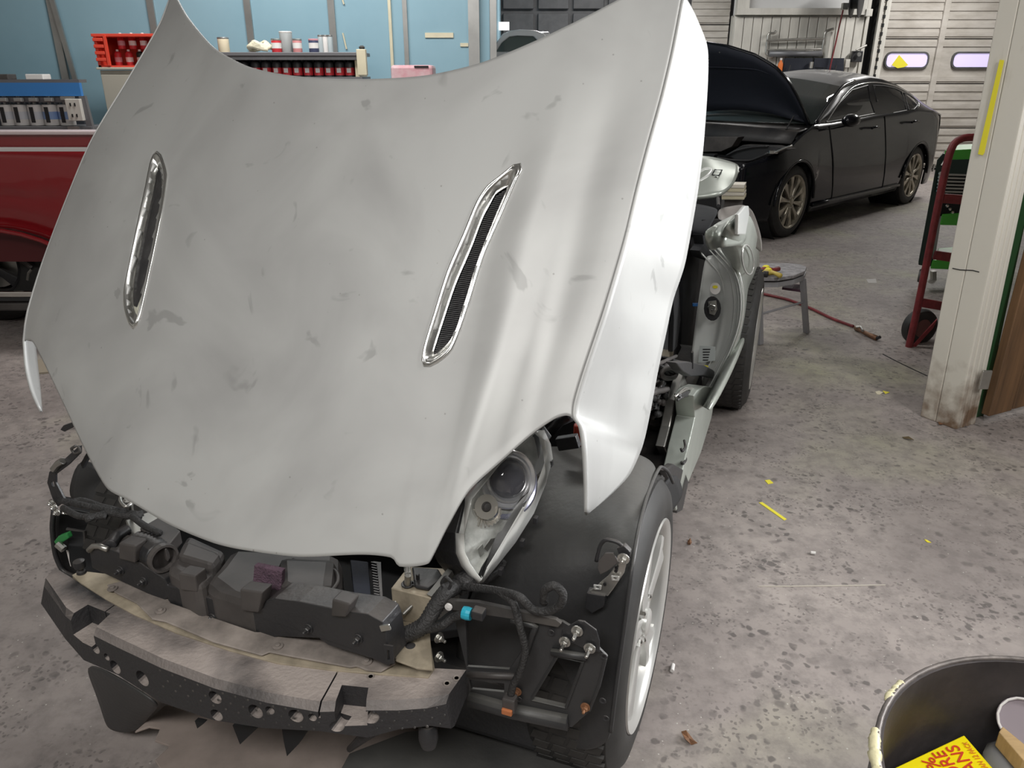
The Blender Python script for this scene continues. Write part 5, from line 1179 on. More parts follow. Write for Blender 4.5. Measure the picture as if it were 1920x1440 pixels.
def toner(loc, lab, body=WLAB, stripe=BLUEC, s=1.0, group='toner cans on the rack', lid=METALS, cat='can'):
    r = root('toner_can', (0, 0, 0), lab, cat, group)
    MB().lathe([(.048*s, 0), (.05*s, .003), (.05*s, .125*s), (.046*s, .135*s)], (0, 0, 0), ZZ, 20).build('can_body', body, r, smooth=40)
    MB().lathe([(.0503*s, .04*s), (.0503*s, .09*s)], (0, 0, 0), ZZ, 20, cap=False).build('can_label', stripe, r, smooth=40)
    MB().box((0, -.05*s, .07*s), (.024*s, .012*s, .10*s)).build('pour_handle', BLK, r)
    MB().tube([V((-.045*s, 0, .13*s)), V((-.02*s, 0, .165*s)), V((.02*s, 0, .165*s)), V((.045*s, 0, .13*s))], .006*s, 6).build('stirrer', lid, r)
    MB().lathe([(.012*s, .13*s), (.012*s, .20*s), (.006*s, .21*s)], (0, 0, 0), ZZ, 10).build('stirrer_shaft', lid, r)
    r.location = loc; return r
zsh = zs_
LB2 = M('pale_label', (.6, .62, .66), .4)
first = None
for k, (px, lab) in enumerate([(2, 'white toner can cut by the left edge of the photo, on the rack'), (28, 'white toner can, second from left on the rack'), (57, 'white toner can in the middle of the rack row'), (85, 'white toner can with blue print, second from the outlet box'), (114, 'white toner can with blue print, next to the outlet box')]):
    toner(V((Rk_(px, 220).x, RY_+.08, zsh)), lab, WLAB, LB2 if k < 3 else M('blue_print_%d' % k, (.25, .38, .66), .4), s=1.0)
for k, (px, w_) in enumerate(((8, 'rolled brown'), (73, 'folded white'))):
    o = MB().box(Rk_(px, 150, .1)+ZZ*.02, (.12, .1, .035)).build('paper_box', ENG if k == 0 else WLAB, None, bevel=.005); o.location.z = 0
    tag(o, ['small brown box on the toner rack, at the photo left edge', 'small white box on top of the toner rack'][k], 'box')
# ------------------------------------------------------------------ beige cabinet with red crate and aerosol cans
CY = 5.9
def Cb(px, py, d=0): return atY(px, py, CY+d)
cx0, cx1 = Cb(181, 128).x, Cb(181, 128).x+.62; cz = Cb(200, 126).z
cb = root('beige_cabinet', V(((cx0+cx1)/2, CY+.2, 0)), 'beige metal cabinet under the red crate', 'cabinet')
MB().box(((cx0+cx1)/2, CY+.24, cz/2-.01), (cx1-cx0-.02, .44, cz-.02)).build('cabinet_body', M('cabinet_beige', (.42, .40, .34), .5, 0, var=.15), cb, bevel=.004)
MB().box(((cx0+cx1)/2, CY+.23, cz-.008), (cx1-cx0, .47, .016)).build('cabinet_top', M('cabinet_top', (.5, .48, .40), .5), cb, bevel=.003)
for s in (-1, 1): MB().box(((cx0+cx1)/2+s*.15, CY+.012, cz/2), (.285, .012, cz-.1)).build('cabinet_door', M('cabinet_door%d' % s, (.42, .40, .34), .5), cb, bevel=.003)
crt = root('red_crate', V(((cx0+cx1)/2-.02, CY+.2, cz)), 'open red plastic crate lying on its side on the beige cabinet', 'crate')
k0, k1 = Cb(178, 95).x, Cb(178, 95).x+.42; ch_ = Cb(200, 63).z-cz
MB().box(((k0+k1)/2, CY+.34, cz+ch_/2), (k1-k0, .02, ch_)).build('crate_base', REDPL, crt)
MB().box(((k0+k1)/2, CY+.17, cz+ch_-.01), (k1-k0+.02, .34, .02)).build('crate_side', REDPL, crt, bevel=.003)
MB().box(((k0+k1)/2, CY+.17, cz+.006), (k1-k0, .32, .012)).build('crate_side', REDPL, crt)
MB().box((k0+.01, CY+.17, cz+ch_/2), (.02, .32, ch_)).build('crate_side', REDPL, crt); MB().box((k1-.01, CY+.17, cz+ch_/2), (.02, .32, ch_)).build('crate_side', REDPL, crt)
for k in range(4): MB().box((k0+.035, CY-.0, cz+.05+k*(ch_-.08)/3.2), (.07, .02, .022)).build('crate_rib', REDPL, crt, bevel=.003)
MB().box((k0+.085, CY+.0, cz+ch_/2), (.016, .02, ch_-.02)).build('crate_rib', REDPL, crt)
n_ = 0
spots = [(.13, .0, 'lower left'), (.21, .0, 'lower middle'), (.29, .0, 'lower right'), (.17, .15, 'upper left'), (.25, .15, 'upper middle'), (.33, .15, 'upper right')]
for dx, dz, w_ in spots:
    r = root('spray_can', (0, 0, 0), 'red aerosol can, %s of those in the red crate' % w_, 'can', 'spray cans in the red crate')
    MB().lathe([(.03, 0), (.031, .004), (.031, .10), (.022, .115), (.014, .12)], (0, 0, 0), ZZ, 16).build('can_body', REDLB if w_ != 'lower right' else DGREEN, r, smooth=40)
    MB().lathe([(.012, .118), (.012, .134), (.008, .137)], (0, 0, 0), ZZ, 12).build('can_cap', WLAB, r)
    MB().lathe([(.0314, .03), (.0314, .07)], (0, 0, 0), ZZ, 16, cap=False).build('can_label', WLAB if dx > .2 else PINK, r)
    r.scale = (.8, .8, .78); r.location = (k0+dx-.03, CY+.12, cz+.012+(.109 if dz else 0))
# ------------------------------------------------------------------ mixing bench rack in the middle
BY = 5.9
def Bk(px, py, d=0): return atY(px, py, BY+d)
bx0, bx1 = Bk(405, 100).x, Bk(668, 100).x; bzt = Bk(560, 98).z
mr = root('mixing_rack', V(((bx0+bx1)/2, BY, 0)), 'grey mixing machine shelf with black agitator lids, along the teal wall', 'rack')
MB().box(((bx0+bx1)/2, BY+.15, bzt-.012), (bx1-bx0+.08, .36, .024)).build('rack_top', SHELF, mr, bevel=.003)
MB().box(((bx0+bx1)/2, BY-.01, bzt-.035), (bx1-bx0+.02, .03, .03)).build('drive_rail', DKGREY, mr)
MB().box(((bx0+bx1)/2, BY+.31, bzt/2), (bx1-bx0, .02, bzt-.04)).build('rack_back', M('rack_back_teal', (.05, .12, .16), .5), mr)
bsh = Bk(600, 144).z
MB().box(((bx0+bx1)/2, BY+.12, bsh-.015), (bx1-bx0+.08, .34, .03)).build('shelf', SHELF, mr)
for x in (bx0, bx1): MB().box((x, BY+.15, bzt/2-.02), (.03, .3, bzt-.04)).build('side_panel', CREAM if x == bx1 else SHELF, mr)
MB().box(Bk(679, 117, -.03), (.065, .05, .17)).build('control_box', CREAM, mr, bevel=.004, label='cream control box')
MB().lathe([(.02, 0), (.018, .02), (.022, .03), (.01, .04)], Bk(679, 97, 0), ZZ, 12).build('knob', BLK, mr)
pos = [430, 452, 474, 494, 514, 533, 553, 573, 593, 613, 633, 652]
for i, px in enumerate(pos):
    x = Bk(px, 120).x
    r = root('toner_bottle', (0, 0, 0), 'red-labelled black toner bottle, %s from the left on the mixing rack' % ['first', 'second', 'third', 'fourth', 'fifth', 'sixth', 'seventh', 'eighth', 'ninth', 'tenth', 'eleventh', 'last'][i], 'bottle', 'toner bottles on the mixing rack')
    MB().lathe([(.033, 0), (.034, .004), (.034, .085), (.026, .10), (.014, .108), (.014, .12)], (0, 0, 0), ZZ, 16).build('bottle_body', BLK, r, smooth=40)
    MB().lathe([(.0345, .01), (.0345, .06)], (0, 0, 0), ZZ, 16, cap=False).build('bottle_label', REDLB, r)
    MB().box((0, -.035, .042), (.03, .004, .03)).build('label_patch', WLAB, r, bevel=.001)
    MB().tube([V((-.035, 0, .10)), V((-.03, 0, .135)), V((0, -.01, .125)), V((.03, 0, .135)), V((.035, 0, .10))], .006, 6).build('agitator_lid', BLK, r)
    MB().lathe([(.02, .115), (.02, .13), (.01, .14)], (0, 0, 0), ZZ, 10).build('lid_hub', METALS, r)
    r.location = (x, BY+.06, bsh)
def can(name, px, w, h, mat, lab, cat='can', band=None, topm=METALS, d=.1):
    x = Bk(px, 90, d).x; r = root(name, (0, 0, 0), lab, cat)
    MB().lathe([(w*.48, 0), (w*.5, .003), (w*.5, h-.006), (w*.47, h)], (0, 0, 0), ZZ, 20).build('body', mat, r, smooth=40)
    MB().lathe([(w*.5, h-.012), (w*.52, h-.006), (w*.5, h)], (0, 0, 0), ZZ, 20).build('rim', topm, r)
    if band: MB().lathe([(w*.505, h*.3), (w*.505, h*.7)], (0, 0, 0), ZZ, 20, cap=False).build('label', band, r)
    r.location = (x, BY+d, bzt+.0005); return r
can('cream_can', 420, .078, .10, M('cream_can', (.66, .58, .42), .5), 'cream coloured tin at the left end of the mixing rack top')
can('red_can', 519, .07, .09, REDLB, 'red tin left of the clear jar on the rack top', band=WLAB)
can('clear_jar', 538, .09, .14, M('cloudy_plastic', (.36, .38, .38), .3), 'grey cloudy jar between two red tins', 'jar', topm=WLAB, d=.14)
can('red_can', 558, .065, .09, M('pink_tin', (.6, .25, .25), .4), 'pinkish red tin right of the clear jar on the rack top', band=WLAB)
can('navy_can', 589, .072, .09, M('navy_tin', (.05, .06, .12), .4), 'navy tin with a pale label on the rack top', band=WLAB, topm=PINK)
for px, lab in ((602, 'clear slim bottle nearest the navy tin'), (611, 'white slim bottle in the middle of the three by the navy tin'), (620, 'grey slim bottle farthest right of the three on the rack')):
    can('slim_bottle', px, .036, .115, WLAB if px == 611 else M('clear_bottle%d' % px, (.42, .48, .5), .2), lab, 'bottle')
rg_ = MB(); c0 = Bk(488, 92, .1); c0.z = bzt+.042
for k in range(4):
    rg_.tube([c0+V((math.cos(t*.7+k)*(.08-.012*k), math.sin(t*.7+k)*.04, .012*math.sin(t*1.4+k*2)+.008*k-.01)) for t in range(9)], .016, 8, n=24)
tag(rg_.build('rag', RAGM, None, smooth=True), 'crumpled cream rag on the mixing rack top', 'rag')
bp_ = root('pink_box', V((Bk(775, 130).x, BY, 0)), 'pink and white plastic bin on a stand beside the mixing rack', 'bin')
q0, q1 = Bk(732, 122), Bk(811, 122)
MB().box(((q0.x+q1.x)/2, BY+.12, q0.z-.08), (q1.x-q0.x, .26, .16)).build('bin_body', M('pink_bin', (.62, .5, .52), .5, 0, col2=(.55, .2, .24), scale=5), bp_, bevel=.02)
MB().box(Bk(790, 125, -.01)-ZZ*.0, (.1, .01, .012)).build('grip_slot', BLACK, bp_)
MB().box(((q0.x+q1.x)/2, BY+.12, (q0.z-.16)/2), (q1.x-q0.x-.05, .22, q0.z-.16)).build('stand', SHELF, bp_)
# ------------------------------------------------------------------ white pickup cab beyond the booth
WTY = 9.6
def Wt(px, py, d=0): return atY(px, py, WTY+d)
wtk = root('white_pickup', V((Wt(985, 100).x+.1, WTY+.8, 0)), 'white pickup truck cab behind the teal booth', 'truck')
side_o = [(928, 150), (928, 88), (932, 78), (942, 64), (955, 58), (975, 55), (1005, 57), (1018, 62), (1030, 76), (1045, 100), (1060, 150)]
win = [(930, 97), (941, 80), (955, 69), (970, 67), (1000, 68), (1008, 76), (1020, 97)]
MB().plate([Wt(*p) for p in side_o], V((0, .08, 0)), [[Wt(*p) for p in win]]).build('cab_side', M('white_truck_paint', (.72, .72, .73), .25, 0, coat=1), wtk, bevel=.01)
MB().plate([Wt(*p, .04) for p in win], V((0, .01, 0))).build('side_window', M('cab_glass', (.06, .10, .10), .08, 0, coat=1), wtk)
WTP = bpy.data.materials['white_truck_paint']
MB().box((Wt(990, 60).x, WTY+.85, Wt(990, 57).z-.04), (.5, 1.6, .06)).build('cab_roof', WTP, wtk, bevel=.02)
MB().box((Wt(995, 60).x, WTY+.85, .90), (.80, 1.62, 1.24)).build('cab_body', WTP, wtk, bevel=.06)
MB().box((Wt(995, 60).x+1.0, WTY+.85, .7), (1.3, 1.6, .7)).build('front_body', WTP, wtk, bevel=.08)
for x in (-.1, 1.3): wheel('wheel', V((Wt(990, 60).x+x, WTY+.0, .37)), 'wheel', R=.37, W=.24, spokes=5, mat=STEEL, rr=.2, axis=V((0, -1, 0)), parent=wtk, treadon=False)
lf = root('white_light_box', Wt(942, 50, .3), None, None)
bpy.data.objects.remove(lf)
tl_ = MB().box(Wt(941, 49, 2.0), (.20, .06, .10)).build('wall_lamp', LED); tag(tl_, 'small bright lamp on the dark wall above the white cab', 'lamp')
# ------------------------------------------------------------------ far wall fittings
def Fw(px, py, d=-.42): return atY(px, py, FY+d)
pr = root('pipe_rack', Fw(1480, 90), 'bent steel pipe rack mounted on the white sheet wall', 'rack')
MB().tube([Fw(x, y) for x, y in ((1455, 58), (1452, 62), (1442, 63), (1439, 74), (1437, 90), (1436, 100), (1442, 107), (1450, 106))], .018, 8, n=24).build('bent_pipe', STEEL, pr, smooth=True)
MB().tube([Fw(1437, 76), Fw(1545, 72)], .02, 8).build('cross_pipe', STEEL, pr)
MB().tube([Fw(1437, 94), Fw(1540, 92)], .014, 8).build('cross_pipe', STEEL, pr)
MB().tube([Fw(x, y) for x, y in ((1563, 54), (1556, 56), (1548, 60), (1545, 75), (1542, 92), (1541, 105))], .02, 8, n=16).build('bent_pipe', STEEL, pr, smooth=True)
MB().tube([Fw(1556, 60), Fw(1550, 108)], .045, 8).build('upright', WHITEP, pr)
MB().tube([Fw(1442, 101), Fw(1540, 101)], .045, 10).build('rolled_sheet', SHELF, pr, smooth=True)
bp2 = root('black_panel_pair', Fw(1527, 122), 'pair of black folded panels standing beyond the sedan roof', 'panel')
for a, b in ((1470, 1524), (1526, 1583)):
    MB().plate([Fw(a+2, 109, -.5), Fw(b, 109, -.5), Fw(b-1, 140, -.5), Fw(a-4, 140, -.5)], V((0, .05, 0))).build('panel_leaf', NAVY, bp2, bevel=.004)
MB().tube([Fw(1522, 116, -.55), Fw(1520, 128, -.55)], .03, 8).build('latch', STEEL, bp2)
for x in (1478, 1564): MB().tube([Fw(x+4, 122, -.55), Fw(x, 137, -.55)], .012, 6).build('strap', BLK, bp2)
q = Fw(1527, 140, -.45); MB().box((q.x, q.y, q.z/2), (1.0, .08, q.z-.01)).build('stand', DKGREY, bp2)
oc_ = root('orange_bottle', Fw(1463, 128, -.5), 'orange bottle standing left of the black panels', 'bottle')
MB().lathe([(.035, -.10), (.037, .05), (.02, .08), (.016, .1)], Fw(1463, 126, -.5), ZZ, 14).build('bottle_body', ORANGE, oc_, smooth=40)
MB().lathe([(.018, .1), (.018, .13)], Fw(1463, 126, -.5), ZZ, 12).build('bottle_cap', WLAB, oc_)
MB().box(Fw(1463, 137, -.42)-ZZ*.02, (.07, .1, .02)).build('bracket_shelf', STEEL, oc_)
hr = root('hose_reel', Fw(1608, 2, -.8), 'black hose reel high on the wall with a red hose hanging down', 'reel')
MB().lathe([(.22, -.05), (.24, -.04), (.24, -.03), (.12, -.02), (.12, .06), (.24, .07), (.24, .08), (.22, .09)], Fw(1604, 0, -.75), (1, -.6, 0), 28).build('drum', BLK, hr, smooth=40)
MB().box(Fw(1584, 12, -.75), (.09, .06, .09)).build('hose_guide', STEEL, hr, bevel=.006)
MB().tube([Fw(x, y, -.55) for x, y in ((1581, 18), (1574, 48), (1567, 80), (1560, 110), (1554, 138))], .012, 8, n=20).build('red_hose', DRED, hr, smooth=True)
dt = root('door_opener_gear', Fw(1610, 95), 'chain and latch gear beside the sectional door', 'fitting')
MB().box(Fw(1606, 106), (.16, .08, .16)).build('gear_box', BLK, dt, bevel=.01)
MB().tube([Fw(1605, 94, -.5), Fw(1625, 85, -.5)], .015, 8).build('lever', STEEL, dt)
MB().lathe([(.03, 0), (.03, .02)], Fw(1610, 102, -.5), (0, -1, 0), 12).build('button', METALS, dt)
MB().box(Fw(1628, 24, -.4), (.1, .08, .1)).build('junction_box', WHITEP, dt, bevel=.006)
MB().box(Fw(1588, 119, -.42), (.07, .06, .12)).build('socket_box', WHITEP, dt, bevel=.006)
# ------------------------------------------------------------------ hand truck, green tool cart
HY = 4.3
def Ht(px, py, d=0): return atY(px, py, HY+d)
ht = root('hand_truck', atZ(1705, 660), 'dull red hand truck leaning behind the white post', 'hand truck')
HA = [(1703, 655), (1722, 570), (1745, 455), (1762, 370), (1780, 290), (1790, 268), (1806, 259), (1832, 257)]
MB().tube([Ht(x, y) for x, y in HA], .020, 12, n=50).build('frame_rail', DRED, ht, smooth=True)
MB().tube([Ht(x+70, y, .05) for x, y in HA[:5]]+[Ht(1840, 262, .05)], .020, 10, n=30).build('frame_rail', DRED, ht, smooth=True)
for a, b in (((1727, 567), (1800, 580)), ((1752, 478), (1800, 485)), ((1768, 372), (1830, 376))):
    MB().beam(Ht(*a), Ht(*b, .03), .02, .05).build('crossbar', DRED, ht, bevel=.003)
MB().plate([Ht(x, y) for x, y in ((1703, 658), (1712, 648), (1758, 598), (1750, 615), (1716, 652))], V((0, .01, 0))).build('axle_bracket', DRED, ht)
MB().beam(Ht(1698, 658), Ht(1775, 660), .2, .012).build('toe_plate', DRED, ht)
tw = root('wheel', Ht(1722, 612, .10), None, None); tw.parent = ht; tw.matrix_parent_inverse = Matrix.Translation(-ht.location)
for m_, nm, mt in ((MB().lathe([(.055, -.03), (.085, -.035), (.105, -.025), (.112, 0), (.105, .025), (.085, .035), (.055, .03)], Ht(1724, 613, .10), (.25, -1, 0), 32, cap=False), 'tyre', RUBBER), (MB().lathe([(0, .02), (.03, .02), (.058, .0), (.062, .028)], Ht(1724, 613, .10), (.25, -1, 0), 24), 'hub', M('rusty_hub', (.13, .05, .045), .6))):
    o = m_.build(nm, mt, None, smooth=40); o.parent = tw; o.matrix_parent_inverse = Matrix.Translation(-tw.location)
GY = 5.5
def Gt(px, py, d=0): return atY(px, py, GY+d)
gt = root('green_tool_cart', atZ(1750, 535), 'bright green tool cart on casters behind the red hand truck', 'cart')
MB().plate([Gt(x, y) for x, y in ((1768, 288), (1778, 290), (1745, 500), (1722, 497), (1722, 490), (1757, 300))], V((.24, .4, 0))).build('side_panel', DGREEN, gt, bevel=.004)
for y0, y1, x0, x1 in ((282, 302, 1768, 1850), (402, 424, 1762, 1840), (488, 506, 1744, 1800)):
    MB().plate([Gt(x0+4, y0), Gt(x1, y0-4), Gt(x1-4, y1), Gt(x0, y1-2)], V((.26, .42, 0))).build('tray', GREEN, gt, bevel=.006)
MB().plate([Gt(x, y, -.01) for x, y in ((1772, 300), (1850, 298), (1840, 330), (1766, 332))], V((.18, .3, 0))).build('drawer_front', DGREEN, gt, bevel=.004)
MB().plate([Gt(x, y, .02) for x, y in ((1770, 332), (1840, 330), (1830, 405), (1762, 405))], V((.18, .3, 0))).build('inner_back', BLACK, gt)
for k in range(6):
    MB().tube([Gt(1766-k*.8, 327+k*6.4, -.02), Gt(1830, 329+k*6.4, -.02)], .008, 8).build('spanner', STEEL, gt)
    MB().lathe([(.012, -.006), (.014, 0), (.012, .006)], Gt(1763-k*.8, 325+k*6.6, -.02), (0, 1, 0), 10).build('spanner_head', CHROME, gt)
for k in range(3): MB().ball(Gt(1776+k*5, 386+k*6, -.02), .012, seg=8).build('socket', CHROME, gt)
MB().tube([Gt(x, y, -.02) for x, y in ((1765, 310), (1770, 302), (1778, 296))], .006, 6).build('hook', STEEL, gt)
MB().tube([Gt(x, y, .1) for x, y in ((1772, 482), (1788, 478), (1796, 484), (1786, 488))], .02, 8).build('tools', BLK, gt)
for px, py in ((1726, 517), (1790, 520)):
    MB().lathe([(.045, -.014), (.05, 0), (.045, .014), (.03, .012), (.03, -.012)], Gt(px, py, .02), (1, -.6, 0), 20).build('caster_wheel', ENG, gt, smooth=40)
    MB().beam(Gt(px, py, .02), Gt(px+8, py-17, .02), .03, .02).build('caster_fork', STEEL, gt)
for px, py in ((1750, 508), (1800, 510)): MB().beam(Gt(px, py, .4), Gt(px, py+24, .4), .04, .03).build('caster_fork', STEEL, gt)
# ------------------------------------------------------------------ stool with tools, air hose
SY = 4.55
szt = .44
def Zt(px, py, z=.40): return atZ(px, py, z)
st = root('step_stool', atZ(1470, 632), 'grey metal folding stool beside the roadster rear wheel', 'stool')
seat = [(1395, 500), (1440, 499), (1475, 499), (1500, 501), (1512, 506), (1509, 514), (1490, 522), (1460, 527), (1425, 527), (1400, 524)]
MB().plate([Zt(x, y) for x, y in seat], (0, 0, .02)).build('seat', VINYL, st, bevel=.006)
MB().plate([Zt(x, y, .385) for x, y in [(x, y+2) for x, y in seat]], (0, 0, -.03)).build('seat_rim', STOOLM, st, bevel=.004)
p_s = [Zt(1505, 522, .36), Zt(1424, 532, .36)]
f_ = [atZ(1512, 624), atZ(1426, 646)]
MB().beam(p_s[0], f_[0], .035, .022).build('leg', STOOLM, st, bevel=.003); MB().beam(p_s[1], f_[1], .035, .022).build('leg', STOOLM, st, bevel=.003)
MB().beam(Zt(1409, 527, .36), atZ(1400, 615), .035, .022).build('leg', STOOLM, st, bevel=.003); MB().beam(Zt(1502, 518, .36), Zt(1503, 520, .3), .035, .022).build('leg', STOOLM, st)
MB().tube([lerp(p_s[0], f_[0], .42), lerp(p_s[1], f_[1], .50)], .007, 8).build('stretcher', STOOLM, st)
MB().plate([Zt(x, y, .27) for x, y in ((1470, 536), (1502, 538), (1502, 548), (1466, 543))], (0, 0, .015)).build('fold_plate', M('plum_plate', (.07, .03, .05), .5), st)
tool_specs = [('hand_grinder', [(1422, 509), (1436, 505), (1450, 506), (1460, 504)], .016, DRED, 'red handled air tool lying on the stool', 'tool'), ('sanding_block', [(1428, 513), (1440, 510), (1452, 512), (1463, 517)], .016, M('ochre_tool', (.5, .38, .08), .5), 'ochre coloured tool in front of the red handled one on the stool', 'tool'), ('tape_roll', [(1412, 514), (1424, 512), (1440, 514)], .016, BLK, 'black tool at the edge of the stool by the car', 'tool')]
for nm, pts, r_, mt, lab, cat in tool_specs:
    q_ = [Zt(x, y, .44) for x, y in pts]
    r = root(nm, q_[0]-ZZ*.02, lab, cat)
    MB().tube(q_, [r_, r_*1.2, r_*.7, r_*.9] if len(q_) == 4 else r_, 10).build('handle', mt, r, smooth=True)
    MB().ball(q_[1]+ZZ*.012, r_*1.1, (1.3, 1, .8), 10).build('trigger', YEL if mt != BLK else BLK, r, smooth=True)
hs = MB().tube([atZ(x, y, .012) for x, y in ((1330, 530), (1400, 545), (1440, 553), (1478, 562), (1520, 578), (1560, 597), (1600, 612))], .010, 8, n=60).build('air_hose', DRED, None, smooth=True)
tag(hs, 'thin dark red air hose trailing across the floor from the stool', 'hose')
cp = root('air_coupling', atZ(1620, 622), 'rusty blow gun coupling at the end of the floor hose', 'fitting')
MB().tube([atZ(x, y, .016) for x, y in ((1605, 615), (1616, 621), (1630, 628), (1644, 634))], [.016, .012, .014, .016], 10).build('coupling_body', M('rusty_brass', (.22, .12, .07), .5, .5), cp, smooth=True)
MB().tube([atZ(1605, 613, .03), atZ(1614, 613, .035), atZ(1618, 620, .03)], .008, 8).build('coupling_lever', STEEL, cp)
MB().tube([atZ(1644, 634, .016), atZ(1650, 632, .03)], .01, 8).build('nozzle', BLK, cp)
# ------------------------------------------------------------------ litter on the floor
def flat(name, pts, mat, lab, cat, h=.002, z=0): 
    o = MB().plate([atZ(x, y, z) for x, y in pts], (0, 0, h)).build(name, mat); return tag(o, lab, cat)
flat('tape_strip', [(1423, 943), (1429, 942), (1475, 974), (1470, 976)], YEL, 'long strip of yellow tape lying on the open concrete floor', 'tape')
flat('tape_scrap', [(1434, 901), (1443, 900), (1450, 906), (1440, 908)], YEL, 'small round yellow scrap on the floor above the tape strip', 'tape')
flat('tape_scrap', [(1733, 1012), (1738, 1013), (1746, 1018), (1738, 1017)], YEL, 'tiny yellow sliver on the floor, right of the long strip', 'tape')
flat('tape_scrap', [(1641, 735), (1648, 733), (1656, 736), (1650, 740), (1644, 739)], CREAM, 'crumpled pale scrap on the floor between the rear wheel and the post', 'scrap')
flat('tape_scrap', [(1655, 733), (1668, 736), (1660, 739)], YEL, 'yellowish sliver right beside the crumpled pale scrap', 'scrap')
flat('masking_square', [(1624, 524), (1642, 523), (1644, 531), (1628, 531)], M('pale_scrap', (.5, .48, .46), .7), 'flat grey paper scrap on the floor behind the stool', 'scrap')
def leaf(pts, lab, mt=LEAF):
    q_ = [atZ(x, y, .002) for x, y in pts]; c = sum(q_, V((0, 0, 0)))/len(q_)
    m = MB(); n = len(q_); m.add([c+ZZ*.004]+[p+ZZ*(.010 if i % 2 else .002) for i, p in enumerate(q_)], [(0, i+1, (i+1) % n+1) for i in range(n)])
    return tag(m.build('dry_leaf', mt, None, solid=.0012, offs=0), lab, 'leaf')
leaf([(1277, 1373), (1286, 1375), (1300, 1388), (1307, 1399), (1296, 1398), (1283, 1390)], 'curled brown leaf on the floor near the front tyre')
leaf([(1289, 1016), (1294, 1013), (1297, 1018), (1294, 1026), (1290, 1022)], 'small brown leaf right of the wheel arch')
leaf([(1758, 790), (1768, 786), (1770, 796), (1760, 800)], 'brown leaf at the foot of the white post')
leaf([(1691, 820), (1703, 822), (1714, 826), (1706, 827), (1695, 823)], 'thin dark leaf on the floor in front of the white post', M('dark_leaf', (.10, .07, .03), .7))
for (a, b, lab, mt) in (((1262, 1246), (1260, 1258), 'white cigarette-sized stub standing out beside the front wheel', WLAB), ((1520, 1036), (1529, 1037), 'pale button-like chip on the floor, middle of the open area', WLAB)):
    o = MB().tube([atZ(*a, .006), atZ(*b, .006)], .0055, 10).build('white_stub', mt); tag(o, lab, 'stub')
flat('thread', [(1422, 1099), (1480, 1099), (1560, 1098), (1660, 1097), (1660, 1098), (1560, 1099.5), (1480, 1100.5), (1422, 1100.3)], M('thread', (.5, .46, .4), .8), 'thin straight pale line of string on the floor above the barrel', 'string')
flat('wood_block', [(1352, 346), (1397, 346), (1395, 375), (1352, 375)][:0] or [(60, 678), (95, 676), (96, 700), (72, 702)], M('cardboard', (.30, .26, .2), .8), 'scrap of cardboard on the floor beyond the left hood corner', 'cardboard', .01)
wbk = root('packing_block', hp(1375, 375, PU(3.25)), 'pale corrugated packing block beside the open rear lid', 'block')
for k in range(4):
    a = 346+k*7.2; MB().plate([hp(x, y, PU(3.4)) for x, y in ((1353, a), (1396, a+.5), (1395, a+6.6), (1353, a+6.4))], UD*.12).build('ply', CREAM if k % 2 else M('pale_ply%d' % k, (.66, .62, .54), .6), wbk)
pp = hp(1375, 374, PU(3.46)); MB().box((pp.x, pp.y+.02, pp.z/2), (.1, .06, pp.z)).build('prop', ENG, wbk)
# ------------------------------------------------------------------ drum with rubbish
BZ = .60
bc_ = V((.80, .715, 0)); br_ = .30
dm = root('open_drum', bc_, 'open black steel drum with cream paint dried on its rim', 'drum')
MB().lathe([(br_, 0), (br_+.004, .02), (br_, .04), (br_, .2), (br_+.006, .21), (br_, .22), (br_, .4), (br_+.006, .41), (br_, .42), (br_, BZ), (br_-.010, BZ), (br_-.012, .02), (0, .02)], bc_, ZZ, 72, cap=False).build('drum_wall', DRUM, dm, smooth=40)
MB().lathe([(0, .0), (br_, .0)], bc_, ZZ, 48, cap=False).build('drum_floor', DRUM, dm)
MB().tube([bc_+V((math.cos(t*math.pi/36)*(br_-.002), math.sin(t*math.pi/36)*(br_-.002), BZ)) for t in range(72)], .0045, 8, closed=True).build('drum_rim', M('worn_rim', (.16, .14, .13), .5, .4, var=.5, scale=30), dm, smooth=True)
random.seed(11)
def rimblob(a0, a1, mt, w0=.007):
    pts = []; rs = []
    n = 22
    for k in range(n+1):
        a = math.radians(lerp(a0, a1, k/n)); pts.append(bc_+V((math.cos(a)*(br_+.001), math.sin(a)*(br_+.001), BZ-.001))); rs.append(w0*random.uniform(.75, 1.25)*(.35 if k in (0, n) else 1))
    MB().tube(pts, rs, 8).build('paint_drip', mt, dm, smooth=True)
rimblob(126, 137, CREAMP, .006); rimblob(150, 166, CREAMP, .008); rimblob(168, 196, M('white_paint_drip', (.74, .74, .7), .4), .010)
YP = .50
def inb(px, py, z): return atZ(px, py, z)
yb = root('yellow_box', inb(1800, 1425, .42), 'crushed yellow drinks carton with red lettering in the drum', 'box')
ypl = [(1666, 1445), (1808, 1378), (1875, 1455), (1790, 1540), (1640, 1500)]
MB().plate([inb(x, y, .46) for x, y in ypl], (0, 0, -.03)).build('carton_panel', YCARD, yb, bevel=.002)
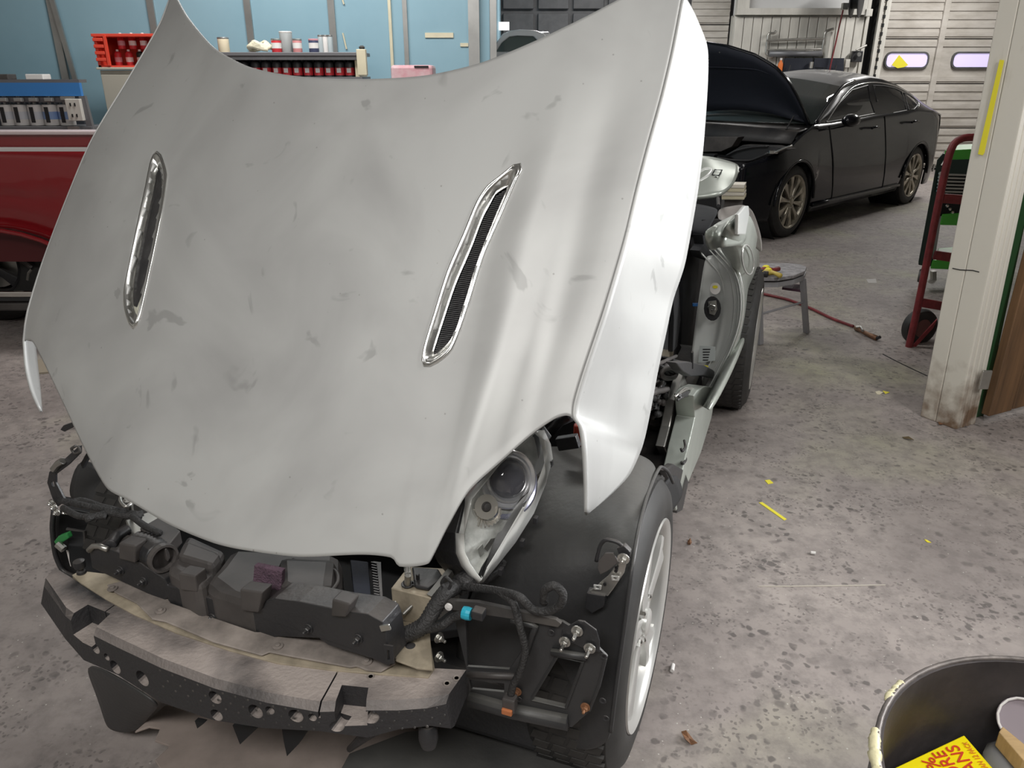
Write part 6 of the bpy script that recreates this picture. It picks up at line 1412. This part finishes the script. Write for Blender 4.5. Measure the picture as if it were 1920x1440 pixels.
def text(body, px, py, px2, py2, size, z=.462, mat=RCARD):
    """flat lettering on the carton: baseline runs from (px,py) to (px2,py2)"""
    a, b = inb(px, py, z), inb(px2, py2, z); d = (b-a)
    cu = bpy.data.curves.new('lettering', 'FONT'); cu.body = body; cu.extrude = .0006; cu.size = 1
    t = bpy.data.objects.new('lettering', cu); COL.objects.link(t)
    bpy.context.view_layer.update(); wd = t.dimensions.x; bpy.data.objects.remove(t)
    cu.size = size; cu.offset = 0
    cu2 = cu; t = bpy.data.objects.new('tmp', cu2); COL.objects.link(t); bpy.context.view_layer.update(); me_ = bpy.data.meshes.new_from_object(t.evaluated_get(bpy.context.evaluated_depsgraph_get())); bpy.data.objects.remove(t); me_.materials.clear(); me_.materials.append(mat); t = bpy.data.objects.new('lettering', me_); COL.objects.link(t)
    L_ = d.length; s = L_/(wd*size); t.matrix_world = Matrix.Translation(a-yb.location) @ Matrix.Rotation(math.atan2(d.y, d.x), 4, 'Z') @ Matrix.Diagonal((s, 1, 1, 1))
    t.location = a; t.rotation_euler = (0, 0, math.atan2(d.y, d.x)); t.scale = (s, 1, 1)
    t.parent = yb; t.matrix_parent_inverse = Matrix.Translation(-yb.location)
text('MORE', 1832, 1477, 1770, 1409, .033)
text('CANS', 1854, 1464, 1795, 1398, .033)
text('%', 1767, 1440, 1749, 1420, .033)
text('CAN 12 PACK', 1858, 1446, 1813, 1391, .013, mat=M('orange_print', (.75, .28, .02), .5))
ws_ = MB().plate([inb(x, y, .5) for x, y in ((1873, 1372), (1880, 1361), (1925, 1398), (1990, 1450), (1980, 1462), (1918, 1424))], (0, 0, -.03)).build('wood_stick', PLY, None, bevel=.002)
tag(ws_, 'raw wooden stick poking over the rubbish in the drum', 'stick')
dc = root('clear_plastic_disc', inb(1915, 1355, .5), 'round clear plastic cap at the right edge, among the rubbish in the drum', 'disc')
MB().lathe([(0, 0), (.036, 0), (.038, .004), (.040, .012), (.037, .012), (.035, .004)], inb(1918, 1357, .5), (-.3, -.5, .8), 32).build('lid_disc', M('lid_plastic', (.38, .33, .36), .15, .3, coat=1), dc, smooth=40)
MB().tube([inb(1918, 1357, .5)+(V((-.3, -.5, .8)).normalized()*.012)+(V((.86, -.5, 0))*math.cos(t*.393)+V((.4, .69, .6))*math.sin(t*.393))*.038 for t in range(16)], .002, 6, closed=True).build('lid_rim', WLAB, dc)
tr_ = MB(); random.seed(5)
for k in range(40):
    a = random.uniform(0, 6.28); r_ = random.uniform(0, .24); tr_.box(bc_+V((math.cos(a)*r_, math.sin(a)*r_, random.uniform(.2, .34))), (random.uniform(.06, .14), random.uniform(.05, .12), .03), rz=random.uniform(0, 3), rx=random.uniform(-.6, .6))
o = tr_.build('rubbish', DKGREY, dm, bevel=.004); o['kind'] = 'stuff'
bgm = MB().ball(inb(1915, 1435, .44), .05, (1.2, 1, .6), 14).build('crumpled_bag', M('grey_film', (.25, .25, .25), .3), None, smooth=True); tag(bgm, 'crumpled grey plastic bag at the bottom right corner, in the drum', 'bag')
